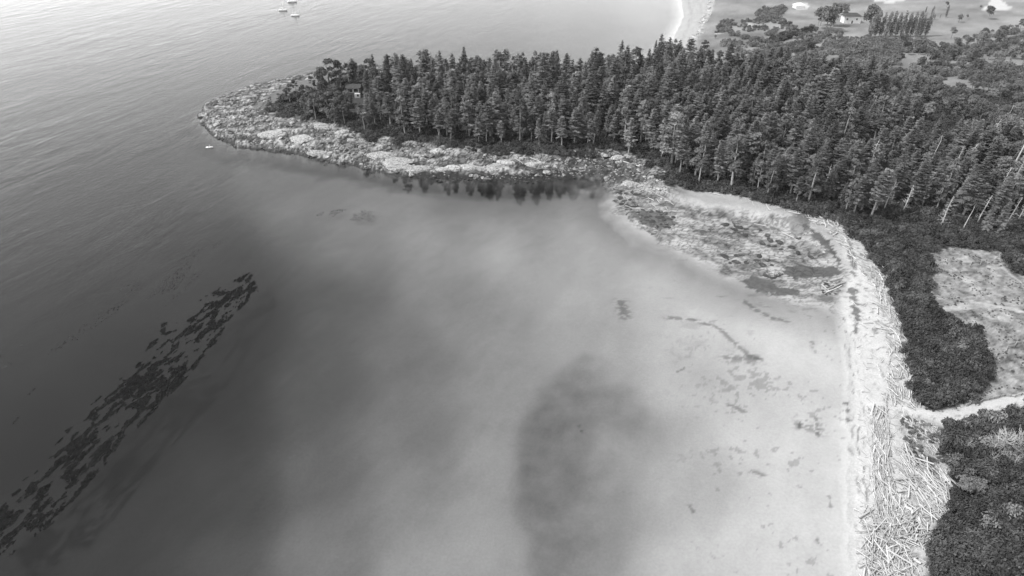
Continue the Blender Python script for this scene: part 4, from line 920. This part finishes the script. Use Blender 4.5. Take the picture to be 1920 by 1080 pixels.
# pale stones in the weedy channel
for k in range(12):
    f = k/11; p = ground(1512+f*52+random.uniform(-8, 8), 436+f*62+random.uniform(-8, 8)); s = random.uniform(.35, .8)
    tag(obj('boulder', RKP[k % 3], None, p, (0, 0, random.uniform(0, 6)), (s*1.2, s, s*.7)), 'small rounded pale stone along the dark weedy channel', 'rock', 'stones of the channel')

# ------------------------------------------------------------------ driftwood
def log_mesh(seed, taper=.7, bend=.02, n=7, stub=False):
    r = random.Random(seed); b_ = MB(); m_ = 4
    pts = [((i/m_-.5), r.uniform(-bend, bend), 0) for i in range(m_+1)]
    if stub: pass
    # unit log: length 1 along x, radius 1 (scaled separately)
    for i in range(m_+1):
        rad = (1-(1-taper)*i/m_)*r.uniform(.93, 1.05)
        for k in range(n):
            t_ = 2*math.pi*k/n; b_.v.append((pts[i][0]+(r.uniform(-.012, .012) if i in (0, m_) else 0), pts[i][1]*10+rad*math.cos(t_), rad*math.sin(t_)))
    for i in range(m_):
        for k in range(n):
            b_.f.append((i*n+k, i*n+(k+1) % n, (i+1)*n+(k+1) % n, (i+1)*n+k))
    b_.f.append(tuple(range(n))[::-1]); b_.f.append(tuple(m_*n+k for k in range(n)))
    return b_.mesh('driftwood_log', M['log'], True)
LOG = [log_mesh(1000+k, (.75, .85, .45, .9)[k], (.03, .10, .16, .0)[k]) for k in range(4)]
def log_between(x0, y0, x1, y1, rad, label, group=None, up=.25, k=0, up1=None):
    a = ground(x0, y0); b2 = ground(x1, y1); a.z += up; b2.z += up if up1 is None else up1
    d = b2-a; o = obj('driftwood_log', LOG[k % 4], None, (a+b2)/2, (0, 0, 0), (d.length, rad, rad))
    o.rotation_euler = d.to_track_quat('X', 'Z').to_euler(); tag(o, label, 'log', group); return o
named = [(1163,302,1199,313,.33,'long pale log leaning down from the blocks at the cove head'), (1217,356,1264,385,.36,'longest pale log, ending in a root, on the pale rocks below the bank'), (874,262,904,289,.2,'thin leaning pole on the shelf below the front firs'), (942,303,965,299,.25,'pale log lying flat at the left of the shelf log jam'), (965,297,981,308,.25,'short thick log pointing at the water in the shelf log jam'), (993,296,1014,305,.25,'upper log at the right of the shelf log jam'), (994,302,1009,311,.22,'lower log at the right of the shelf log jam'), (952,286,966,288,.18,'small log under the front trees'), (1150,284,1163,289,.2,'short log on top of the blocks at the cove head'), (1215,372,1226,377,.2,'small log lying left of the longest log'), (1240,357,1256,364,.2,'small log above the longest log'), (1413,421,1436,425,.22,'thin log alone on the tidal flat'), (1465,436,1488,447,.22,'log beside the upper weedy channel'), (1551,544,1584,530,.35,'thick jumbled log at the waterside end of the flat'), (1548,550,1578,536,.3,'second thick log below the jumbled one'), (1560,528,1580,522,.25,'log above the jumble at the end of the flat'), (1540,535,1556,548,.25,'log crossing the jumble at the end of the flat'), (1330,362,1350,367,.2,'log at the top of the pocket beach'), (1436,384,1444,396,.22,'forked log at the edge of the shrubs'), (1478,398,1500,402,.25,'curved pale driftwood on the grass edge'), (1543,385,1550,375,.35,'bright white plank standing in the dark trees above the beach'), (1700,762,1716,769,.25,'pale log lying at the path mouth'), (1739,1018,1768,1036,.3,'bright split log at the thicket edge near the bottom'), (1752,1026,1760,1032,.45,'short broken bright chunk beside the split log'), (1712,1050,1726,1058,.5,'bleached stump lying near the bottom edge'), (1696,948,1712,964,.42,'thick pale log in the middle of the big pile'), (1682,924,1712,916,.36,'horizontal bright log across the dark gap of the big pile'), (1770,905,1782,884,.3,'pale branch poking right out of the big pile'), (1676,942,1678,985,.28,'upright-lying thin log in the big pile'), (1640,885,1655,884,.3,'short log lying across the left band of logs')]
for k, (x0, y0, x1, y1, rad, l) in enumerate(named):
    o = log_between(x0, y0, x1, y1, rad*.75, l, None, .3, k)
LZ = [(poly([(1496,398),(1560,414),(1622,464),(1664,520),(1640,545),(1600,500),(1560,450),(1500,412)], 1.2), 170, 36, 20, (2, 5.5), 'log at the bend of the beach'),
      (poly([(1615,495),(1662,520),(1690,600),(1700,650),(1660,640),(1640,570)], 1.2), 190, 62, 22, (2, 5.5), 'log in the upper band beside the shrub belt'),
      (poly([(1665,640),(1700,650),(1718,745),(1730,765),(1660,757),(1665,700)], 1.2), 150, 68, 30, (1.8, 4.5), 'log in the band above the sand path'),
      (poly([(1600,560),(1640,560),(1662,640),(1662,750),(1620,750)], 1.0), 40, 70, 60, (1.2, 3), 'log scattered on open sand'),
      (poly([(1634,768),(1660,762),(1672,850),(1665,900),(1640,905),(1632,850)], 1.0), 110, 84, 14, (2, 5), 'log in the left band below the path'),
      (poly([(1636,880),(1668,880),(1690,960),(1678,990),(1650,975),(1636,930)], 1.0), 120, 74, 12, (2.5, 6), 'log at the left side of the big pile'),
      (poly([(1692,846),(1712,850),(1750,880),(1782,895),(1780,950),(1745,975),(1702,925),(1690,880)], 1.3), 170, 53, 13, (2.5, 6.5), 'log in the right-hand fan of the big pile'),
      (poly([(1680,925),(1745,975),(1735,1000),(1680,985)], 1.0), 90, 115, 35, (1.5, 4), 'log at the foot of the big pile'),
      (poly([(1622,950),(1650,975),(1680,985),(1740,985),(1742,1010),(1700,1030),(1735,1120),(1618,1120)], 1.0), 300, 70, 45, (1.8, 5), 'log in the bottom heap'),
      (poly([(1695,775),(1750,792),(1762,850),(1720,850),(1700,810)], 1.5), 55, 58, 25, (1.5, 4.5), 'log in the grass below the path mouth'),
      (poly([(1330,357),(1400,372),(1500,400),(1500,412),(1420,398),(1340,372)], 1.0), 50, 20, 40, (1, 3.5), 'log at the back of the pocket beach'),
      (poly([(930,290),(1045,296),(1040,310),(950,306)], 2), 40, 10, 50, (1.5, 4), 'log in the shelf jam'),
      (poly([(1195,335),(1240,330),(1265,385),(1250,400),(1200,370)], 1.5), 26, 30, 40, (1.5, 4), 'log on the rocks right of the cove')]
cl = []
for zi, (pg, n_, ang, spr, (l0, l1), l) in enumerate(LZ):
    n_ = int(n_*1.4)
    lo, hi = pg.min(0), pg.max(0); c_ = 0
    while c_ < n_:
        q = np.column_stack([rng.uniform(lo[0], hi[0], n_), rng.uniform(lo[1], hi[1], n_)]); q = q[sdf(pg, q) > 0]; zq = height(q)
        for a, h_ in zip(q, zq):
            if c_ >= n_: break
            c_ += 1; pxa, pya = pix(a[None], 1.0); th = R(random.gauss(ang, spr*(1 if random.random() < .75 else 2.4))); b2 = at(pxa[0]+10*math.cos(th), pya[0]+10*math.sin(th), 1.0); d = Vector((b2.x-a[0], b2.y-a[1]))
            L = random.uniform(l0, l1); cl.append((zi, a[0], a[1], h_+random.uniform(-.05, .7 if n_ > 80 else .2), math.atan2(d.y, d.x)+(math.pi if random.random() < .5 else 0), L, min(.20, .078*math.exp(random.gauss(0, .38))*(.7+.13*L)), l))
cl.sort(key=lambda c: -c[5]*c[6]**.5/math.hypot(c[2], 120))
lp = []; rest = []
for n_, (zi, x, y, z, a, L, rad, l) in enumerate(cl):
    k = random.randrange(4); rot = (random.uniform(0, 6.28), random.gauss(0, .06), a)
    if n_ < 268:
        sz = 'thick' if rad > .13 else 'slim'; ln = 'long' if L > 5.2 else ('mid-length' if L > 4.2 else 'short'); pq = pix(np.array([[x, y]]), z); zc = LZ[zi][0]; zp = pix(zc, 1.2); lp_ = f"{('upper', 'middle', 'lower')[int(min(2, max(0, (pq[1][0]-zp[1].min())/(np.ptp(zp[1])+1e-6)*3)))]} {('left', 'right')[int(pq[0][0] > (zp[0].min()+zp[0].max())/2)]}"
        o = obj('driftwood_log', LOG[k], None, (x, y, z), rot, (L, rad, rad)); pa, pb = pix(np.array([[x, y], [x+math.cos(a), y+math.sin(a)]]), z); an = math.degrees(math.atan2(pb[1]-pb[0], pa[1]-pa[0])) % 180
        di = 'crosswise' if an < 22 or an > 158 else (('slanting right' if an > 45 else 'flatly slanting right') if an < 72 else ('near upright' if an < 108 else 'slanting left'))
        tag(o, f'{ln} {sz} {l.replace("of the big pile", "of the pile")}, {lp_}, {di}', 'log', 'driftwood logs on the beach')
        if len(lp) == k and k < 4: lp.append([o])
    else: rest.append((x, y, z, L, rad, rot))
nl = len(rest)
# far beach drift line
for k in range(150):
    f = random.random(); i_ = [(1343,-20),(1332,15),(1318,50),(1300,78),(1270,108)]; s_i = min(3, int(f*4)); g_ = f*4-s_i
    x = i_[s_i][0]*(1-g_)+i_[s_i+1][0]*g_+random.gauss(-3, 4); y = i_[s_i][1]*(1-g_)+i_[s_i+1][1]*g_
    p = at(x, y, 1.5); rest.append((p.x, p.y, float(height(np.array([[p.x, p.y]]))[0])+.2, random.uniform(2, 6), random.uniform(.2, .4), (0, 0, math.pi/2-.2+random.gauss(0, .5))))
# small litter: sticks among the logs and along the beach
BB = poly([(1598,470),(1640,500),(1680,600),(1705,700),(1722,750),(1700,770),(1765,800),(1784,890),(1745,1000),(1740,1120),(1610,1120),(1612,800),(1606,640)], 1.2)
q = jitter_pts(BB, .85, 77, .5); bx, by = pix(q, 1); dens = np.where(by < 760, sstep(bx-(1600+(by-470)*.27), 15, 60), 1.0)*.55
q = q[rng.random(len(q)) < dens]; zq = height(q)
for a, h_ in zip(q, zq): rest.append((a[0], a[1], h_+.08, random.uniform(.6, 2.2), random.uniform(.04, .1), (0, random.gauss(0, .06), random.gauss(1.75, .6))))
gscatter('driftwood_litter', 'smaller bleached logs and sticks strewn between the big driftwood logs', 'driftwood', [r_[:3] for r_ in rest], [r_[5] for r_ in rest], [(r_[3], r_[4], r_[4]) for r_ in rest], rng.integers(0, len(lp), len(rest)), lp)
print('logs', len(cl), 'litter', len(rest))

# ------------------------------------------------------------------ kelp bed under the water
def field_quads(name, label, cat, Pq, ang, la, wa, zf, mat, seed):
    r = np.random.default_rng(seed); n = len(Pq); an = ang+r.normal(0, .35, n)
    L = la*r.uniform(.5, 1.3, n); Wd = wa*r.uniform(.5, 1.3, n)
    A = np.stack([np.cos(an)*L, np.sin(an)*L, r.normal(0, .06, n)], 1); B = np.stack([-np.sin(an)*Wd, np.cos(an)*Wd, r.normal(0, .06, n)], 1)
    C = np.column_stack([Pq, zf+r.uniform(-.06, .06, n)]); V_, F_ = quads(C, A, B)
    return tag(obj(name, mesh_np(name, V_, F_, mat)), label, cat, kind='stuff')
KB = poly([(0,950),(60,880),(130,800),(190,740),(260,680),(300,610),(340,590),(400,545),(470,510),(485,545),(430,600),(400,650),(340,720),(260,800),(190,880),(100,980),(20,1045),(-40,1050),(-60,990)])
d0 = at(0, 1000)-at(430, 570); kang = math.atan2(d0.y, d0.x)
q = jitter_pts(KB, .34, 88, .5)
qxk, qyk = pix(q)
ks_ = dist_line(KLINE, q); kn = .6*fbm(q, 2.0, 5, 201, .42, 1.1, kang)+.4*fbm(q, 8, 3, 203, .5, 1, kang)-.10*sstep(ks_, 1.5, 8.5)-.03*sstep(qxk, 390, 440); keep = (kn > .462) & (rng.random(len(q)) < sstep(kn, .44, .49)+.2)
field_quads('kelp_bed', 'dark diagonal band of kelp patches in the deep lower left water', 'kelp', q[keep], kang, .38, .19, .05, M['kelp'], 3)
KB2 = poly([(230,560),(290,520),(360,470),(420,450),(400,490),(330,560),(260,610)])
KB3 = poly([(-30,870),(20,800),(50,740),(90,710),(70,770),(20,850),(-30,900)])
KB4 = poly([(0,660),(120,610),(260,520),(300,480),(280,530),(180,620),(60,680),(0,690)])
q = np.vstack([jitter_pts(KB2, .9, 89, .5), jitter_pts(KB3, .6, 90, .5), jitter_pts(KB4, 1.1, 91, .5)]); kn = fbm(q, 9, 4, 205, .4, 1.5, kang)
field_quads('faint_kelp', 'fainter deeper kelp patches left of and above the main kelp band', 'kelp', q[kn > .57], kang, .3, .2, -.02, M['kelp'], 4)
KB5 = poly([(575,395),(640,388),(700,392),(735,405),(700,412),(620,408)])
q = jitter_pts(KB5, .5, 92, .5); kn = fbm(q, 6, 4, 208, 1, .5)
field_quads('faint_kelp', 'thin weed patch under the water south of the point', 'kelp', q[kn > .56], 0, .2, .12, -.9, M['kelp'], 5)

# ------------------------------------------------------------------ boats
def loft_hull(L, Bm, D, fine=1.0, n=9):
    b_ = MB(); ns = 9
    for i in range(n):
        f = i/(n-1); x = -L/2+L*f; w = Bm/2*(math.sin(math.pi*min(1, (f*.72+.28)))**.7 if f < 1 else 0.02)
        if f == 0: w = Bm/2*.72
        sheer = D*(.85+.35*f*f); keel = -D*.45*math.sin(math.pi*min(1, f*.9+.1))
        for j in range(ns):
            a = -math.pi/2+math.pi*j/(ns-1); b_.v.append((x, w*math.sin(a)*1.0 if abs(a) > 1.5 else w*(abs(math.sin(a))**.7)*(1 if a > 0 else -1), keel+(sheer-keel)*(1-math.cos(a))**.8 if abs(a) < 1.5 else sheer))
    for i in range(n-1):
        for j in range(ns-1):
            b_.f.append((i*ns+j, (i+1)*ns+j, (i+1)*ns+j+1, i*ns+j+1))
    dk = [];
    for i in range(n-1): b_.f.append((i*ns, i*ns+ns-1, (i+1)*ns+ns-1, (i+1)*ns))
    b_.f.append(tuple(range(ns)))
    return b_
def sailboat(x, y, L, rz, label):
    p = at(x, y, 0); e = empty('sailboat', p, rz); tag(e, label, 'sailboat', 'sailboats at anchor')
    loft_hull(L, L*.31, L*.16).build('hull', M['hullwhite'], e, True)
    b_ = MB(); b_.box(-L*.16, L*.16, -L*.09, L*.09, L*.11, L*.185); b_.box(-L*.12, L*.1, -L*.07, L*.07, L*.185, L*.205); cb = b_.build('cabin', M['white'], e)
    b_ = MB(); b_.box(-L*.12, L*.12, -L*.092, -L*.0905, L*.135, L*.165); b_.box(-L*.12, L*.12, L*.0905, L*.092, L*.135, L*.165); b_.build('window', M['glass'], cb)
    b_ = MB(); b_.box(-L*.42, -L*.2, -L*.08, L*.08, L*.108, L*.118); b_.build('cockpit', M['dark'], e)
    b_ = MB(); b_.tube([(L*.06, 0, L*.1), (L*.06, 0, L*1.25)], [.17, .12], 8); b_.build('mast', M['metal'], e)
    b_ = MB(); b_.tube([(L*.05, 0, L*.3), (-L*.36, 0, L*.29)], [.08, .07], 6); bo = b_.build('boom', M['metal'], e)
    b_ = MB(); b_.tube([(L*.03, 0, L*.325), (-L*.15, 0, L*.325), (-L*.34, 0, L*.31)], [.2, .18, .1], 6); b_.build('sail_cover', M['white'], bo)
    b_ = MB(); b_.tube([(L*.48, 0, L*.14), (L*.06, 0, L*1.22)], [.02, .02], 3); b_.tube([(-L*.48, 0, L*.12), (L*.06, 0, L*1.22)], [.02, .02], 3); b_.build('rigging', M['metal'], e)
sailboat(531, 20, 7.4, .05, 'white sailboat with bare mast, leftmost of the three anchored at the top')
sailboat(554, 30, 7.2, -.12, 'white sailboat with bare mast, lowest of the three anchored at the top')
sailboat(548, 4, 8.4, .1, 'white sailboat cut by the top edge, uppermost of the three anchored boats')
p = at(393, 277, 0); e = empty('small_boat', p, .1); tag(e, 'small white open boat alone beside the tip of the point', 'boat')
loft_hull(3.4, 1.4, .5).build('hull', M['hullwhite'], e, True)
b_ = MB(); b_.box(-.4, -.15, -.55, .55, .42, .5); b_.box(.6, .85, -.45, .45, .42, .5); b_.build('thwart', M['cedar'], e)
b_ = MB(); b_.box(-1.95, -1.7, -.14, .14, .15, .95); b_.build('outboard_motor', M['dark'], e)
b_ = MB(); b_.tube([(.2, 0, .4), (.2, 0, 1.6)], [.06, .05], 6); b_.build('short_mast', M['white'], e)

# ------------------------------------------------------------------ buildings
def building(name, x, y, w, d, h, rz, wallm, roofm, label, cat='house', pitch=.35, over=.5, hip=False):
    p = ground(x, y); e = empty(name, p, rz); tag(e, label, cat)
    b_ = MB(); b_.box(-w/2, w/2, 0, d, -1.0, h); wl = b_.build('wall', M[wallm], e)
    rh = d*pitch; b_ = MB(); o = over
    if hip: b_.add([(-w/2-o, -o, h), (w/2+o, -o, h), (w/2+o, d+o, h), (-w/2-o, d+o, h), (-w/2+d*.35, d/2, h+rh), (w/2-d*.35, d/2, h+rh)], [(0, 1, 5, 4), (1, 2, 5), (2, 3, 4, 5), (3, 0, 4), (3, 2, 1, 0)])
    else: b_.add([(-w/2-o, -o, h+.003), (w/2+o, -o, h+.003), (w/2+o, d+o, h+.003), (-w/2-o, d+o, h+.003), (-w/2-o, d/2, h+rh), (w/2+o, d/2, h+rh)], [(0, 1, 5, 4), (1, 2, 5), (2, 3, 4, 5), (3, 0, 4), (3, 2, 1, 0)])
    b_.build('roof', M[roofm], e)
    return e
def window(e, x0, x1, z0, z1, y=0, fr_='white'):
    b_ = MB(); q = .22; b_.box(x0-q, x1+q, y-.08, y-.01, z1, z1+q); b_.box(x0-q, x1+q, y-.08, y-.01, z0-q, z0); b_.box(x0-q, x0, y-.08, y-.01, z0, z1); b_.box(x1, x1+q, y-.08, y-.01, z0, z1)
    f_ = b_.build('window_frame', M[fr_], e); b_ = MB(); b_.box(x0, x1, y-.04, y-.012, z0, z1); b_.build('pane', M['glass'], f_)
e = building('cabin', 664, 182, 7.4, 5, 5.0, .05, 'cedar', 'roof', 'dark wooden cabin with white-framed windows among the pines on the point', 'cabin', .3)
window(e, -3.2, -.6, 2.7, 4.5); window(e, .2, 2.6, 2.7, 4.5)
b_ = MB(); b_.box(.6, 3.6, -1.6, -.02, -.8, 2.2); pt = b_.build('porch', M['white'], e); b_ = MB(); b_.box(1.9, 2.9, -1.64, -1.61, .8, 1.9); b_.build('pane', M['glass'], pt)
e = building('shed', 668, 218, 8, 4.5, 2.2, -.08, 'cedar', 'greyroof', 'low shed with flat grey roof half hidden by bushes below the cabin', 'shed', .12)
b_ = MB(); b_.box(-1.7, 1.7, 0, 1.5, 0, 1.5); e = empty('white_hut', ground(680, 219)+Vector((0, 0, .3)), -.05); tag(e, 'small white hut beside the grey-roofed shed', 'hut'); b_.build('wall', M['white'], e)
b_ = MB(); b_.box(-1.85, 1.85, -.15, 1.65, 1.503, 1.7); b_.build('roof', M['white'], e); b_ = MB(); b_.box(-.5, .5, -.03, -.005, .5, 1.1); b_.build('window', M['glass'], e)
e = building('house', 1597, 44, 13, 8, 5.2, -.06, 'white', 'roof', 'white-walled house with dark roof between round trees at the top', 'house', .28, .8, True)
window(e, -4.8, -3.6, 2.6, 3.8, fr_='white'); window(e, 2.6, 3.8, 2.6, 3.8, fr_='white')
b_ = MB(); b_.box(-.5, .5, -.06, -.01, -.2, 2.1); b_.build('door', M['dark'], e)
e = building('pavilion', 1500, 16, 8, 6, 2.6, .2, 'white', 'white', 'small white pavilion by the sand bunker at the top', 'pavilion', .3, .5, True)

# ------------------------------------------------------------------ rail fences
def railing(pts, label, zig=0, h=.9):
    P0 = [ground(x, y) for x, y in pts]; e = empty('rail_fence', P0[0]); tag(e, label, 'fence')
    rel = [p_-P0[0] for p_ in P0]
    for a, b2 in zip(rel[:-1], rel[1:]):
        b_ = MB(); b_.box(-.08, .08, -.08, .08, -.3, h+.1); b_.build('post', M['oldwood'], e, loc=a)
        for zz in (.45, .9):
            b_ = MB(); b_.tube([(0, 0, zz*h), b2-a+Vector((0, 0, zz*h+.05))], [.08, .07], 5); b_.build('rail', M['oldwood'], e, loc=a)
    b_ = MB(); b_.box(-.08, .08, -.08, .08, -.3, h+.1); b_.build('post', M['oldwood'], e, loc=rel[-1])
railing([(1840,676),(1853,675),(1864,673),(1871,663),(1884,662),(1888,653),(1901,651),(1905,645),(1916,644),(1920,640),(1934,638)], 'zigzag rail fence stepping across the meadow at the right edge')
railing([(1812,762),(1820,757),(1835,757),(1842,752),(1855,750),(1864,748),(1874,745),(1884,743),(1894,744),(1903,745),(1915,741),(1930,739)], 'wavy low rail fence along the upper side of the sand path', h=.7)
railing([(1818,500),(1822,493),(1839,492),(1838,498),(1818,501)], 'small open pen of pale poles at the top of the meadow', h=.5)
b_ = MB(); b_.tube([(0, 0, 0), (.1, .05, .9)], [.14, .1], 6); e = b_.build('post', M['dark'], None, loc=ground(1749, 772)); e.name = 'path_post'; tag(e, 'short dark post at the edge of the sand path', 'post')
b_ = MB(); b_.tube([(0, 0, .15), (9.5, -.4, .2)], [.3, .22], 7); tag(b_.build('driftwood_log', M['log'], None, True, loc=ground(1340, 64)), 'long pale log lying alone behind the far beach', 'log')

# ------------------------------------------------------------------ air
if HAZE_DENSITY > 0:
    m = bpy.data.materials.new('haze_air'); m.use_nodes = True; t = m.node_tree; t.nodes.clear()
    out = N(t, 'ShaderNodeOutputMaterial'); pv = N(t, 'ShaderNodeVolumePrincipled'); pv.inputs['Color'].default_value = (.95, .95, .95, 1); pv.inputs['Density'].default_value = HAZE_DENSITY; pv.inputs['Anisotropy'].default_value = .2
    t.links.new(pv.outputs[0], out.inputs['Volume'])
    b_ = MB(); b_.box(-14600, 14600, -60, 16500, -17.5, 126); o = b_.build('haze', m); tag(o, kind='stuff', label='pale even haze in the air over the bay', cat='haze')

# ------------------------------------------------------------------ look-alikes of one place are told apart by their order from the left
by = {}
for o in COL.objects:
    if o.parent is None and o.get('label') and not o.get('kind'): by.setdefault(o['label'], []).append(o)
ORD = ['leftmost', 'second', 'third', 'fourth', 'fifth', 'sixth', 'seventh', 'eighth', 'ninth', 'tenth', 'eleventh', 'twelfth', 'thirteenth', 'fourteenth', 'fifteenth', 'sixteenth', 'seventeenth', 'eighteenth', 'nineteenth', 'twentieth']
NUM = ['', 'one', 'two', 'three', 'four', 'five', 'six', 'seven', 'eight', 'nine', 'ten', 'eleven', 'twelve', 'thirteen', 'fourteen', 'fifteen', 'sixteen', 'seventeen', 'eighteen', 'nineteen', 'twenty']
for l, os_ in by.items():
    n = len(os_)
    if n < 2 or n > 20: continue
    os_.sort(key=lambda o: pix(np.array([[o.location.x, o.location.y]]), o.location.z)[0][0])
    for i, o in enumerate(os_):
        x = ('left one' if i == 0 else 'right one') if n == 2 else ('leftmost' if i == 0 else ('rightmost' if i == n-1 else ORD[i]+' from left'))
        if len((l+' '+x).split()) <= 16: o['label'] = l+', '+x
